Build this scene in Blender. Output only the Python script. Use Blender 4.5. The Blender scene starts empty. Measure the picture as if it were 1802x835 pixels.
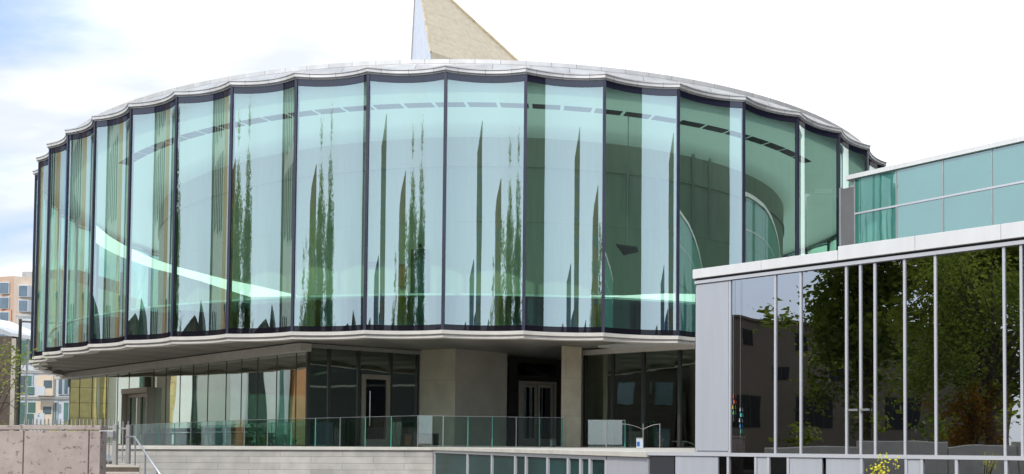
import bpy, bmesh, math, random
from mathutils import Vector, Matrix
random.seed(7)
C = bpy.context.scene.collection
sc = bpy.context.scene
E = 1.65                      # eye height above the street
R = math.radians

# ------------------------------------------------------------------ camera
FPX, PITCH, ROLL, PPX, PPY = 1666.67, 0.0324, 0.0037, 1203.73, 726.36   # lens solved on the 1802 x 835 photograph
cp, sp, cr, sr = math.cos(PITCH), math.sin(PITCH), math.cos(ROLL), math.sin(ROLL)
cam_d = bpy.data.cameras.new('camera')
cam = bpy.data.objects.new('camera', cam_d); C.objects.link(cam)
cam_d.sensor_fit = 'HORIZONTAL'; cam_d.sensor_width = 36.0
cam_d.lens = FPX / 1802 * 36
cam_d.shift_x = -(PPX - 901) / 1802
cam_d.shift_y = (PPY - 417.5) / 1802
cam_d.clip_start = 0.1; cam_d.clip_end = 3000
fw = Vector((0, cp, sp)); up0 = Vector((0, -sp, cp)); rt0 = Vector((1, 0, 0))
rt = rt0 * cr + up0 * sr; up = up0 * cr - rt0 * sr
m = Matrix((rt, up, -fw)).transposed().to_4x4(); m.translation = (0, 0, E)
cam.matrix_world = m
sc.camera = cam

# ------------------------------------------------------------------ sky, sun, exposure
SUN_EL, SUN_AZ = R(46), R(203)      # azimuth from +Y towards +X: behind the camera, a little to its left
wd = bpy.data.worlds.new('World'); sc.world = wd; wd.use_nodes = True
nt = wd.node_tree; nt.nodes.clear()
def wn(t): return nt.nodes.new(t)
out = wn('ShaderNodeOutputWorld'); bg = wn('ShaderNodeBackground'); bg.inputs['Strength'].default_value = 0.145
sky = wn('ShaderNodeTexSky'); sky.sky_type = 'NISHITA'; sky.sun_disc = False
sky.sun_elevation = SUN_EL; sky.sun_rotation = SUN_AZ; sky.air_density = 1.1; sky.dust_density = 0.6; sky.ozone_density = 1.0
tc = wn('ShaderNodeTexCoord'); sep = wn('ShaderNodeSeparateXYZ'); nt.links.new(tc.outputs['Generated'], sep.inputs[0])
def wmath(op, a, b=None):
    n = wn('ShaderNodeMath'); n.operation = op
    for i, v in enumerate((a, b)):
        if v is None: continue
        if isinstance(v, (int, float)): n.inputs[i].default_value = v
        else: nt.links.new(v, n.inputs[i])
    return n.outputs[0]
zz = wmath('ADD', wmath('MAXIMUM', sep.outputs['Z'], 0.0), 0.28)
cmb = wn('ShaderNodeCombineXYZ')
nt.links.new(wmath('DIVIDE', sep.outputs['X'], zz), cmb.inputs[0]); nt.links.new(wmath('DIVIDE', sep.outputs['Y'], zz), cmb.inputs[1])
noi = wn('ShaderNodeTexNoise'); noi.inputs['Scale'].default_value = 1.15; noi.inputs['Detail'].default_value = 7; noi.inputs['Roughness'].default_value = 0.55
noi.inputs['Distortion'].default_value = 0.35
mp = wn('ShaderNodeMapping'); mp.inputs['Location'].default_value = (3.1, 1.7, 0); mp.inputs['Scale'].default_value = (0.8, 1.6, 1)
nt.links.new(cmb.outputs[0], mp.inputs['Vector']); nt.links.new(mp.outputs[0], noi.inputs['Vector'])
# the overcast is thicker ahead and to the right, broken to the left
bias = wmath('ADD', wmath('MULTIPLY', sep.outputs['Y'], 0.20), wmath('MULTIPLY', wmath('MULTIPLY', sep.outputs['X'], wmath('MAXIMUM', sep.outputs['Y'], 0.0)), 0.58))
dens = wmath('ADD', noi.outputs['Fac'], bias)
ramp = wn('ShaderNodeMapRange'); ramp.interpolation_type = 'SMOOTHSTEP'
ramp.inputs['From Min'].default_value = 0.30; ramp.inputs['From Max'].default_value = 0.52
nt.links.new(dens, ramp.inputs['Value'])
def wmix(fac, a, b):
    n = wn('ShaderNodeMix'); n.data_type = 'RGBA'
    for k, v in (('Factor', fac), ('A', a), ('B', b)):
        if isinstance(v, tuple): n.inputs[k].default_value = v
        elif isinstance(v, float): n.inputs[k].default_value = v
        else: nt.links.new(v, n.inputs[k])
    return n.outputs['Result']
# clear air: darker blue away from the sun, pale and bright round it
sd = wn('ShaderNodeVectorMath'); sd.operation = 'DOT_PRODUCT'; nt.links.new(tc.outputs['Generated'], sd.inputs[0])
sd.inputs[1].default_value = (math.sin(SUN_AZ) * math.cos(SUN_EL), math.cos(SUN_AZ) * math.cos(SUN_EL), math.sin(SUN_EL))
near = wn('ShaderNodeMapRange'); near.interpolation_type = 'SMOOTHSTEP'; near.inputs['From Min'].default_value = -0.1; near.inputs['From Max'].default_value = 0.75
nt.links.new(sd.outputs['Value'], near.inputs['Value'])
air = wmix(near.outputs[0], (2.5, 3.8, 6.0, 1), (8.4, 9.5, 11.2, 1))
clear = wmix(0.72, sky.outputs[0], air)
# clouds: grey-white undersides, bright tops
n2_ = wn('ShaderNodeTexNoise'); n2_.inputs['Scale'].default_value = 2.6; n2_.inputs['Detail'].default_value = 6; nt.links.new(mp.outputs[0], n2_.inputs['Vector'])
shade = wn('ShaderNodeMapRange'); shade.inputs['From Min'].default_value = 0.35; shade.inputs['From Max'].default_value = 0.6
nt.links.new(wmath('ADD', n2_.outputs['Fac'], wmath('MULTIPLY', sep.outputs['X'], 0.25)), shade.inputs['Value'])
ncov = wmath('MULTIPLY', ramp.outputs[0], wmath('SUBTRACT', 1.0, wmath('MULTIPLY', near.outputs[0], 0.85)))
cloud = wmix(shade.outputs[0], (5.0, 5.3, 5.8, 1), (8.2, 8.3, 8.4, 1))
nt.links.new(wmix(ncov, clear, cloud), bg.inputs['Color']); nt.links.new(bg.outputs[0], out.inputs['Surface'])
sun_d = bpy.data.lights.new('sun', 'SUN'); sun_d.energy = 2.1; sun_d.angle = R(0.6); sun_d.color = (1.0, 0.94, 0.85)
sun = bpy.data.objects.new('sun', sun_d); C.objects.link(sun)
sdir = Vector((math.sin(SUN_AZ) * math.cos(SUN_EL), math.cos(SUN_AZ) * math.cos(SUN_EL), math.sin(SUN_EL)))
sun.rotation_euler = sdir.to_track_quat('Z', 'Y').to_euler(); sun.location = (10, -20, 60)
sc.view_settings.view_transform = 'Standard'; sc.view_settings.look = 'None'
sc.view_settings.gamma = 1.0; sc.view_settings.use_curve_mapping = False
sc.view_settings.exposure = 0.3
sc.render.engine = 'CYCLES'
cy = sc.cycles
cy.use_denoising = True
cy.max_bounces = 10; cy.transparent_max_bounces = 16; cy.glossy_bounces = 4; cy.diffuse_bounces = 4; cy.transmission_bounces = 6
cy.caustics_reflective = False; cy.caustics_refractive = False; cy.sample_clamp_indirect = 6.0

# ------------------------------------------------------------------ geometry helpers
def at(px, py, Y):
    """the point at forward distance Y seen at this pixel of the photograph"""
    a = (px - PPX) / FPX; b = (py - PPY) / FPX
    u = cr * a + sr * b; v = -sr * a + cr * b
    d = Vector((u, cp + v * sp, sp - v * cp)); d *= Y / d.y
    return Vector((d.x, d.y, d.z + E))
def plan(px, Y): p = at(px, 780, Y); return Vector((p.x, p.y))
def on_line(px, P0, P1):
    d = plan(px, 1.0); e = P1 - P0
    t = (P0.x * d.y - P0.y * d.x) / (d.x * e.y - d.y * e.x) if abs(d.x * e.y - d.y * e.x) > 1e-9 else 0
    return P0 + e * t
V2 = lambda x, y: Vector((x, y))

class MB:
    def __init__(s): s.v = []; s.f = []; s.uv = []
    def face(s, pts, uv=None):
        n = len(s.v); s.v += [tuple(p) for p in pts]; s.f.append(tuple(range(n, n + len(pts)))); s.uv.append(uv)
        return s
    def hexa(s, b, t):
        b = [Vector(p) for p in b]; t = [Vector(p) for p in t]
        n = len(s.v); s.v += [tuple(p) for p in b + t]; k = len(b)
        s.f.append(tuple(n + i for i in reversed(range(k)))); s.f.append(tuple(n + k + i for i in range(k)))
        for i in range(k): j = (i + 1) % k; s.f.append((n + i, n + j, n + k + j, n + k + i))
        s.uv += [None] * (k + 2)
        return s
    def box(s, x0, x1, y0, y1, z0, z1):
        q = [(x0, y0), (x1, y0), (x1, y1), (x0, y1)]
        return s.hexa([(x, y, z0) for x, y in q], [(x, y, z1) for x, y in q])
    def prism(s, pts, z0, z1):
        return s.hexa([(p[0], p[1], z0) for p in pts], [(p[0], p[1], z1) for p in pts])
    def seg(s, A, B, o0, o1, z0, z1, z0b=None, z1b=None):
        """box along the plan line A-B, between offsets o0 and o1 to the left of the direction of travel reversed (towards the viewer)"""
        e = (B - A).normalized(); n = V2(e.y, -e.x)
        q = [A + n * o1, B + n * o1, B + n * o0, A + n * o0]
        zb = [z0, z0 if z0b is None else z0b]; zt = [z1, z1 if z1b is None else z1b]
        ii = (0, 1, 1, 0)
        return s.hexa([(p.x, p.y, zb[i]) for p, i in zip(q, ii)], [(p.x, p.y, zt[i]) for p, i in zip(q, ii)])
    def tube(s, pts, r, n=8, r1=None):
        pts = [Vector(p) for p in pts]; rings = []
        for i, p in enumerate(pts):
            d = (pts[min(i + 1, len(pts) - 1)] - pts[max(i - 1, 0)]).normalized()
            a = Vector((0, 0, 1)) if abs(d.z) < 0.9 else Vector((1, 0, 0))
            u = d.cross(a).normalized(); w = d.cross(u)
            rr = r if r1 is None else r + (r1 - r) * i / (len(pts) - 1)
            rings.append(len(s.v))
            s.v += [tuple(p + (u * math.cos(2 * math.pi * k / n) + w * math.sin(2 * math.pi * k / n)) * rr) for k in range(n)]
        for a, b in zip(rings, rings[1:]):
            for k in range(n): s.f.append((a + k, a + (k + 1) % n, b + (k + 1) % n, b + k)); s.uv.append(None)
        s.f.append(tuple(rings[0] + k for k in range(n))); s.f.append(tuple(rings[-1] + k for k in reversed(range(n)))); s.uv += [None, None]
        return s
    def build(s, name, mat, parent=None, smooth=False, bevel=0.0, fix=True, loc=None):
        me = bpy.data.meshes.new(name); me.from_pydata(s.v, [], s.f)
        if any(u is not None for u in s.uv):
            ul = me.uv_layers.new(name='UVMap'); li = 0
            for fi, f in enumerate(s.f):
                for k in range(len(f)):
                    if s.uv[fi] is not None: ul.data[li].uv = s.uv[fi][k]
                    li += 1
        if fix:
            bm = bmesh.new(); bm.from_mesh(me); bmesh.ops.recalc_face_normals(bm, faces=bm.faces); bm.to_mesh(me); bm.free()
        me.materials.append(mat)
        if smooth:
            for p in me.polygons: p.use_smooth = True
        o = bpy.data.objects.new(name, me); C.objects.link(o)
        if parent is not None:
            o.parent = parent
            o.matrix_parent_inverse = Matrix.Translation(-world_loc(parent))
        if bevel:
            b = o.modifiers.new('bevel', 'BEVEL'); b.width = bevel; b.segments = 2; b.limit_method = 'ANGLE'
        return o
def world_loc(o):
    l = Vector(o.location)
    if o.parent is not None: l = Vector((0, 0, 0)) if o.type == 'MESH' else l
    return l
def tag(o, label, cat, group=None):
    o['label'] = label; o['category'] = cat
    if group: o['group'] = group
    return o
def thing(name, label, cat, loc=(0, 0, 0), group=None):
    o = bpy.data.objects.new(name, None); C.objects.link(o); o.location = loc
    return tag(o, label, cat, group)
def struct(o, kind='structure'): o['kind'] = kind; return o

# ------------------------------------------------------------------ materials
def new_mat(name):
    mt = bpy.data.materials.new(name); mt.use_nodes = True
    n = mt.node_tree; return mt, n, n.nodes['Principled BSDF']
def mat(name, col, rough=0.6, metal=0.0, var=0.12, scale=1.5, bump=0.0, bscale=40.0, spec=0.5, streak=0.0, coat=0.0):
    """plain surface with uneven tone, fine grain and optional vertical weathering"""
    mt, n, p = new_mat(name)
    p.inputs['Roughness'].default_value = rough; p.inputs['Metallic'].default_value = metal
    p.inputs['Specular IOR Level'].default_value = spec
    t = n.nodes.new('ShaderNodeTexCoord')
    a = n.nodes.new('ShaderNodeTexNoise'); a.inputs['Scale'].default_value = scale; a.inputs['Detail'].default_value = 6; a.inputs['Roughness'].default_value = 0.6
    n.links.new(t.outputs['Object'], a.inputs['Vector'])
    fac = a.outputs['Fac']
    if streak:
        mp_ = n.nodes.new('ShaderNodeMapping'); mp_.inputs['Scale'].default_value = (5, 5, 0.35)
        n.links.new(t.outputs['Object'], mp_.inputs['Vector'])
        b = n.nodes.new('ShaderNodeTexNoise'); b.inputs['Scale'].default_value = 1.6; b.inputs['Detail'].default_value = 4
        n.links.new(mp_.outputs[0], b.inputs['Vector'])
        mx = n.nodes.new('ShaderNodeMix'); mx.data_type = 'FLOAT'; mx.inputs['Factor'].default_value = streak
        n.links.new(fac, mx.inputs['A']); n.links.new(b.outputs['Fac'], mx.inputs['B']); fac = mx.outputs['Result']
    r = n.nodes.new('ShaderNodeMapRange'); r.inputs['From Min'].default_value = 0.3; r.inputs['From Max'].default_value = 0.7
    r.inputs['To Min'].default_value = 1 - var; r.inputs['To Max'].default_value = 1 + var
    n.links.new(fac, r.inputs['Value'])
    mu = n.nodes.new('ShaderNodeVectorMath'); mu.operation = 'SCALE'; mu.inputs[0].default_value = col
    n.links.new(r.outputs[0], mu.inputs['Scale']); n.links.new(mu.outputs[0], p.inputs['Base Color'])
    if bump:
        g = n.nodes.new('ShaderNodeTexNoise'); g.inputs['Scale'].default_value = bscale; g.inputs['Detail'].default_value = 5
        n.links.new(t.outputs['Object'], g.inputs['Vector'])
        bp = n.nodes.new('ShaderNodeBump'); bp.inputs['Strength'].default_value = bump; bp.inputs['Distance'].default_value = 0.02
        n.links.new(g.outputs['Fac'], bp.inputs['Height']); n.links.new(bp.outputs[0], p.inputs['Normal'])
    return mt
def courses(name, col, col2, mortar, bw, bh, ms=0.012, coord='Object', axes='xz', rough=0.8, var=0.15, metal=0.0, offs=0.5):
    """stone or metal laid in courses with joints"""
    mt, n, p = new_mat(name); p.inputs['Roughness'].default_value = rough; p.inputs['Metallic'].default_value = metal
    t = n.nodes.new('ShaderNodeTexCoord'); vec = t.outputs[coord]
    if coord == 'Object':
        sp_ = n.nodes.new('ShaderNodeSeparateXYZ'); n.links.new(vec, sp_.inputs[0])
        cb = n.nodes.new('ShaderNodeCombineXYZ')
        n.links.new(sp_.outputs['X' if axes[0] == 'x' else 'Y'], cb.inputs[0]); n.links.new(sp_.outputs['Z'], cb.inputs[1]); vec = cb.outputs[0]
    b = n.nodes.new('ShaderNodeTexBrick'); n.links.new(vec, b.inputs['Vector'])
    b.inputs['Color1'].default_value = (*col, 1); b.inputs['Color2'].default_value = (*col2, 1); b.inputs['Mortar'].default_value = (*mortar, 1)
    b.inputs['Scale'].default_value = 1.0; b.inputs['Brick Width'].default_value = bw; b.inputs['Row Height'].default_value = bh
    b.inputs['Mortar Size'].default_value = ms; b.inputs['Mortar Smooth'].default_value = 0.1; b.offset = offs
    a = n.nodes.new('ShaderNodeTexNoise'); a.inputs['Scale'].default_value = 2.3; a.inputs['Detail'].default_value = 7
    n.links.new(t.outputs['Object'], a.inputs['Vector'])
    r = n.nodes.new('ShaderNodeMapRange'); r.inputs['From Min'].default_value = 0.3; r.inputs['From Max'].default_value = 0.7
    r.inputs['To Min'].default_value = 1 - var; r.inputs['To Max'].default_value = 1 + var; n.links.new(a.outputs['Fac'], r.inputs['Value'])
    mu = n.nodes.new('ShaderNodeVectorMath'); mu.operation = 'SCALE'; n.links.new(b.outputs['Color'], mu.inputs[0]); n.links.new(r.outputs[0], mu.inputs['Scale'])
    n.links.new(mu.outputs[0], p.inputs['Base Color'])
    bp = n.nodes.new('ShaderNodeBump'); bp.inputs['Strength'].default_value = 0.35; bp.inputs['Distance'].default_value = 0.01
    iv = n.nodes.new('ShaderNodeMath'); iv.operation = 'SUBTRACT'; iv.inputs[0].default_value = 1; n.links.new(b.outputs['Fac'], iv.inputs[1])
    n.links.new(iv.outputs[0], bp.inputs['Height']); n.links.new(bp.outputs[0], p.inputs['Normal'])
    return mt
def glass(name, tint, refl=0.3, rcol=(0.93, 0.97, 1.0), wob=0.0, wscale=(0.5, 0.5, 0.15), power=4.0):
    """coated sheet glass: mirror that grows towards grazing, over a tinted see-through sheet; slight roller-wave in the surface"""
    mt = bpy.data.materials.new(name); mt.use_nodes = True; n = mt.node_tree; n.nodes.clear()
    o = n.nodes.new('ShaderNodeOutputMaterial'); mx = n.nodes.new('ShaderNodeMixShader')
    g = n.nodes.new('ShaderNodeBsdfGlossy'); g.inputs['Roughness'].default_value = 0.0; g.inputs['Color'].default_value = (*rcol, 1)
    t = n.nodes.new('ShaderNodeBsdfTransparent'); t.inputs['Color'].default_value = (*tint, 1)
    lw = n.nodes.new('ShaderNodeLayerWeight'); lw.inputs['Blend'].default_value = 0.5
    pw = n.nodes.new('ShaderNodeMath'); pw.operation = 'POWER'; pw.inputs[1].default_value = power; n.links.new(lw.outputs['Facing'], pw.inputs[0])
    r = n.nodes.new('ShaderNodeMapRange'); r.inputs['To Min'].default_value = refl; r.inputs['To Max'].default_value = 0.97; n.links.new(pw.outputs[0], r.inputs['Value'])
    n.links.new(r.outputs[0], mx.inputs[0]); n.links.new(t.outputs[0], mx.inputs[1]); n.links.new(g.outputs[0], mx.inputs[2])
    if wob:
        tc_ = n.nodes.new('ShaderNodeTexCoord'); mp_ = n.nodes.new('ShaderNodeMapping'); mp_.inputs['Scale'].default_value = wscale
        n.links.new(tc_.outputs['Object'], mp_.inputs['Vector'])
        no = n.nodes.new('ShaderNodeTexNoise'); no.inputs['Scale'].default_value = 1.0; no.inputs['Detail'].default_value = 1.5; n.links.new(mp_.outputs[0], no.inputs['Vector'])
        bp = n.nodes.new('ShaderNodeBump'); bp.inputs['Strength'].default_value = 1.0; bp.inputs['Distance'].default_value = wob
        n.links.new(no.outputs['Fac'], bp.inputs['Height']); n.links.new(bp.outputs[0], g.inputs['Normal'])
    n.links.new(mx.outputs[0], o.inputs['Surface'])
    return mt
def leaf_mat(name, c1, c2):
    mt, n, p = new_mat(name); p.inputs['Roughness'].default_value = 0.6
    oi = n.nodes.new('ShaderNodeTexCoord'); no = n.nodes.new('ShaderNodeTexNoise'); no.inputs['Scale'].default_value = 0.8; no.inputs['Detail'].default_value = 6
    n.links.new(oi.outputs['Object'], no.inputs['Vector'])
    rp = n.nodes.new('ShaderNodeValToRGB'); rp.color_ramp.elements[0].position = 0.35; rp.color_ramp.elements[1].position = 0.65
    rp.color_ramp.elements[0].color = (*c1, 1); rp.color_ramp.elements[1].color = (*c2, 1)
    n.links.new(no.outputs['Fac'], rp.inputs['Fac']); n.links.new(rp.outputs['Color'], p.inputs['Base Color'])
    tl_ = n.nodes.new('ShaderNodeBsdfTranslucent'); n.links.new(rp.outputs['Color'], tl_.inputs['Color'])
    ad = n.nodes.new('ShaderNodeAddShader'); n.links.new(p.outputs[0], ad.inputs[0]); n.links.new(tl_.outputs[0], ad.inputs[1])
    n.links.new(ad.outputs[0], n.nodes['Material Output'].inputs['Surface'])
    return mt

M = {}
M['drum_glass'] = glass('drum_glass', (0.56, 0.86, 0.71), refl=0.335, rcol=(0.87, 0.98, 0.96), wob=0.0022, wscale=(2.2, 2.2, 0.22))
M['low_glass'] = glass('low_glass', (0.34, 0.52, 0.42), refl=0.22, rcol=(0.93, 1.0, 0.92), wob=0.012, wscale=(0.9, 0.9, 0.25), power=2.2)
M['flank_glass'] = glass('flank_glass', (0.30, 0.50, 0.38), refl=0.45, rcol=(0.94, 1.0, 0.90), wob=0.022, wscale=(0.32, 0.32, 0.12), power=1.6)
M['rail_glass'] = glass('rail_glass', (0.80, 0.92, 0.87), refl=0.10)
M['wing_glass'] = glass('wing_glass', (0.05, 0.05, 0.045), refl=0.34, rcol=(0.95, 0.96, 1.0), wob=0.009, wscale=(0.7, 0.7, 0.45))
M['dark_glass'] = glass('dark_glass', (0.08, 0.16, 0.14), refl=0.06, wob=0.003)
M['house_glass'] = mat('house_glass', (0.10, 0.15, 0.19), 0.12, var=0.25, scale=0.4, spec=0.8)
M['edge_glass'] = mat('edge_glass', (0.10, 0.42, 0.33), 0.2, var=0.05)
M['teal_panel'] = mat('teal_panel', (0.26, 0.45, 0.42), 0.16, var=0.10, scale=0.35, spec=0.7)
def back_painted(name, col, refl, rough=0.02):
    mt, n, p = new_mat(name); p.inputs['Base Color'].default_value = (*col, 1); p.inputs['Roughness'].default_value = 0.6; p.inputs['Specular IOR Level'].default_value = 0.0
    tc_ = n.nodes.new('ShaderNodeTexCoord'); no = n.nodes.new('ShaderNodeTexNoise'); no.inputs['Scale'].default_value = 0.45; no.inputs['Detail'].default_value = 3; n.links.new(tc_.outputs['Object'], no.inputs['Vector'])
    r = n.nodes.new('ShaderNodeMapRange'); r.inputs['To Min'].default_value = 0.75; r.inputs['To Max'].default_value = 1.25; n.links.new(no.outputs['Fac'], r.inputs['Value'])
    mu = n.nodes.new('ShaderNodeVectorMath'); mu.operation = 'SCALE'; mu.inputs[0].default_value = col; n.links.new(r.outputs[0], mu.inputs['Scale']); n.links.new(mu.outputs[0], p.inputs['Base Color'])
    g = n.nodes.new('ShaderNodeBsdfGlossy'); g.inputs['Roughness'].default_value = rough
    bp = n.nodes.new('ShaderNodeBump'); bp.inputs['Distance'].default_value = 0.006; n.links.new(no.outputs['Fac'], bp.inputs['Height']); n.links.new(bp.outputs[0], g.inputs['Normal'])
    mx = n.nodes.new('ShaderNodeMixShader'); mx.inputs[0].default_value = refl
    n.links.new(p.outputs[0], mx.inputs[1]); n.links.new(g.outputs[0], mx.inputs[2]); n.links.new(mx.outputs[0], n.nodes['Material Output'].inputs['Surface'])
    return mt
M['teal_panel'] = back_painted('teal_panel', (0.07, 0.255, 0.205), 0.26)
M['mullion'] = mat('dark_mullion', (0.030, 0.030, 0.055), 0.35, var=0.2)
M['frit'] = back_painted('black_frit', (0.016, 0.016, 0.034), 0.075)
M['frit_low'] = back_painted('black_frit_low', (0.010, 0.009, 0.014), 0.03)
M['head_band'] = mat('head_band', (0.018, 0.018, 0.03), 0.4, var=0.3, scale=3)
M['roof'] = courses('roof_shingle', (0.50, 0.50, 0.49), (0.44, 0.43, 0.42), (0.20, 0.19, 0.18), 1.17, 0.62, 0.012, coord='UV', rough=0.42, var=0.16, metal=0.35)
M['fascia'] = courses('fascia_metal', (0.66, 0.65, 0.63), (0.60, 0.58, 0.56), (0.28, 0.27, 0.26), 0.78, 5.0, 0.008, coord='UV', rough=0.42, var=0.12, metal=0.25, offs=0.0)
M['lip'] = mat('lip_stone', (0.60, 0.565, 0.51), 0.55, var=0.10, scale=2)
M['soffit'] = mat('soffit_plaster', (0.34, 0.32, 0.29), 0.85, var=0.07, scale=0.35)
M['ceiling'] = mat('ceiling_white', (0.82, 0.85, 0.80), 0.8, var=0.03)
_c, _n, _p = new_mat('translucent_ceiling'); _n.nodes.remove(_p)  # translucency added so daylight from the roof ring makes the ceiling glow
_d = _n.nodes.new('ShaderNodeBsdfDiffuse'); _d.inputs['Color'].default_value = (0.62, 0.65, 0.60, 1)
_t2 = _n.nodes.new('ShaderNodeBsdfTranslucent'); _t2.inputs['Color'].default_value = (0.58, 0.61, 0.57, 1)
_m = _n.nodes.new('ShaderNodeMixShader'); _m.inputs[0].default_value = 0.55
_n.links.new(_d.outputs[0], _m.inputs[1]); _n.links.new(_t2.outputs[0], _m.inputs[2])
_n.links.new(_m.outputs[0], _n.nodes['Material Output'].inputs['Surface'])
M['ceiling'] = _c
M['added_rooflight'] = glass('added_rooflight', (0.9, 0.95, 0.93), refl=0.08)
M['core'] = mat('core_panel', (0.50, 0.46, 0.37), 0.7, var=0.10, scale=0.6, streak=0.6)
M['slot'] = mat('ceiling_slot', (0.012, 0.014, 0.014), 0.7)
M['white'] = mat('white_paint', (0.80, 0.80, 0.78), 0.5, var=0.04)
M['reflection_green'] = mat('reflection_green', (0.10, 0.20, 0.14), 0.7)  # colour of the soffit's painted reflection
M['counter'] = mat('dark_counter', (0.012, 0.028, 0.028), 0.5, var=0.2)
M['teal_wall'] = mat('teal_wall', (0.05, 0.10, 0.12), 0.5, var=0.15)
M['floor_in'] = mat('interior_floor', (0.42, 0.40, 0.36), 0.5)
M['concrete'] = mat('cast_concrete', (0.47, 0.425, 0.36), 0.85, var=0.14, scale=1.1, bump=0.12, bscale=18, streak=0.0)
M['stone'] = courses('stone_cladding', (0.52, 0.49, 0.44), (0.42, 0.40, 0.36), (0.22, 0.21, 0.19), 1.9, 0.2, 0.006, rough=0.75, var=0.16)
M['coping'] = mat('coping_stone', (0.58, 0.55, 0.48), 0.75, var=0.12, scale=2.0)
M['terrace'] = mat('terrace_paving', (0.55, 0.52, 0.47), 0.8, var=0.1)
M['panel'] = mat('grey_panel', (0.50, 0.51, 0.54), 0.38, var=0.055, scale=0.8, metal=0.25, streak=0.7)
M['panel_dark'] = mat('charcoal_panel', (0.035, 0.035, 0.04), 0.5, var=0.1)
M['trim'] = mat('aluminium_trim', (0.60, 0.60, 0.62), 0.4, var=0.03, metal=0.3)
M['fascia_white'] = mat('white_fascia', (0.72, 0.715, 0.70), 0.45, var=0.06, scale=1.2, streak=0.6)
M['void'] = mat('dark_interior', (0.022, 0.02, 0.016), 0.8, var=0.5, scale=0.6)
M['bronze'] = mat('bronze_frame', (0.06, 0.055, 0.05), 0.4, metal=0.4, var=0.1)
M['joint'] = mat('silicone_joint', (0.10, 0.13, 0.11), 0.5)
M['teal_pane'] = mat('teal_pane', (0.012, 0.050, 0.048), 0.2, var=0.5, scale=0.5, spec=0.06)
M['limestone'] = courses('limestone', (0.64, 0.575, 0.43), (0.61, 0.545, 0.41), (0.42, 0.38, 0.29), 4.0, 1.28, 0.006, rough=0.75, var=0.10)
M['door_metal'] = mat('door_metal', (0.34, 0.295, 0.245), 0.4, metal=0.5, var=0.08)
M['steel'] = mat('brushed_steel', (0.55, 0.55, 0.55), 0.3, metal=0.8, var=0.08)
M['galv'] = mat('galvanised', (0.42, 0.41, 0.39), 0.45, metal=0.5, var=0.12)
M['wood'] = mat('dark_timber', (0.20, 0.085, 0.035), 0.55, var=0.3, scale=8)
M['black'] = mat('black_metal', (0.02, 0.02, 0.022), 0.45)
M['tan_clad'] = courses('tan_cladding', (0.50, 0.43, 0.315), (0.485, 0.415, 0.30), (0.43, 0.365, 0.26), 9.0, 1.5, 0.04, coord='UV', rough=0.5, var=0.10, metal=0.15)
M['white_clad'] = courses('white_cladding', (0.72, 0.74, 0.78), (0.68, 0.70, 0.75), (0.5, 0.52, 0.56), 0.9, 30.0, 0.03, coord='UV', rough=0.5, var=0.06)
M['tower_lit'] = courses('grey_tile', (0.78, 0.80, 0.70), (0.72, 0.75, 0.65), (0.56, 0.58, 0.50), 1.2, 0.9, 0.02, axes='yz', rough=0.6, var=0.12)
M['tower_dark'] = mat('dark_roof_and_shade', (0.055, 0.05, 0.04), 0.6, var=0.2)  # dark roofs and windows, also the painted shade of the tower's first bay
M['tower_tan'] = mat('tan_stone', (0.72, 0.47, 0.25), 0.75, var=0.2, scale=0.4, streak=0.5)
M['tan_block'] = courses('tan_block', (0.60, 0.50, 0.34), (0.52, 0.42, 0.27), (0.36, 0.29, 0.2), 2.2, 1.1, 0.03, axes='yz', rough=0.8, var=0.14)
M['tan_block_x'] = courses('tan_block_x', (0.66, 0.52, 0.24), (0.56, 0.43, 0.18), (0.36, 0.28, 0.14), 2.2, 1.1, 0.03, axes='xz', rough=0.8, var=0.14)
M['orange_block'] = mat('orange_render', (0.62, 0.30, 0.13), 0.8, var=0.15, scale=0.5)
M['dark_brick'] = mat('dark_brick', (0.07, 0.055, 0.045), 0.85, var=0.2, scale=2)
M['beige'] = mat('beige_render', (0.19, 0.155, 0.118), 0.85, var=0.10, scale=0.4)
M['dark_tower'] = courses('dark_facade', (0.020, 0.022, 0.021), (0.028, 0.028, 0.026), (0.012, 0.012, 0.012), 3.0, 2.0, 0.05, axes='yz', rough=0.6)
M['bark'] = mat('bark', (0.10, 0.075, 0.05), 0.9, var=0.3, scale=6)
M['leaf_a'] = leaf_mat('leaf_green', (0.035, 0.060, 0.008), (0.145, 0.180, 0.026))
M['leaf_b'] = leaf_mat('leaf_yellow_green', (0.075, 0.100, 0.012), (0.20, 0.22, 0.030))
M['leaf_c'] = leaf_mat('leaf_autumn', (0.12, 0.06, 0.010), (0.26, 0.13, 0.012))
M['leaf_y'] = leaf_mat('leaf_bright_yellow', (0.34, 0.33, 0.015), (0.55, 0.50, 0.025))
M['hedge'] = leaf_mat('leaf_hedge', (0.02, 0.06, 0.012), (0.07, 0.15, 0.03))
M['city_grey'] = mat('city_grey', (0.10, 0.15, 0.20), 0.4, var=0.2)
M['city_tan2'] = mat('city_brown', (0.30, 0.19, 0.11), 0.6, var=0.2)
M['city_blue'] = mat('city_blue', (0.05, 0.10, 0.20), 0.35, var=0.2)
M['city_tan'] = mat('city_tan', (0.22, 0.20, 0.15), 0.6, var=0.2)
M['apt_tan'] = mat('apartment_tan', (0.52, 0.36, 0.26), 0.85, var=0.06)
M['apt_cream'] = mat('apartment_cream', (0.68, 0.54, 0.42), 0.85, var=0.05)
M['apt_coral'] = mat('apartment_coral', (0.60, 0.33, 0.22), 0.85, var=0.06)
M['apt_white'] = mat('apartment_white', (0.60, 0.65, 0.70), 0.6, var=0.05)
M['apt_plum'] = mat('apartment_plum', (0.25, 0.13, 0.10), 0.8)
M['apt_green'] = mat('apartment_green_glass', (0.10, 0.20, 0.19), 0.15, var=0.25, scale=0.6, spec=0.7)
M['apt_peach'] = mat('apartment_peach', (0.72, 0.60, 0.46), 0.8, var=0.05)
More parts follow.
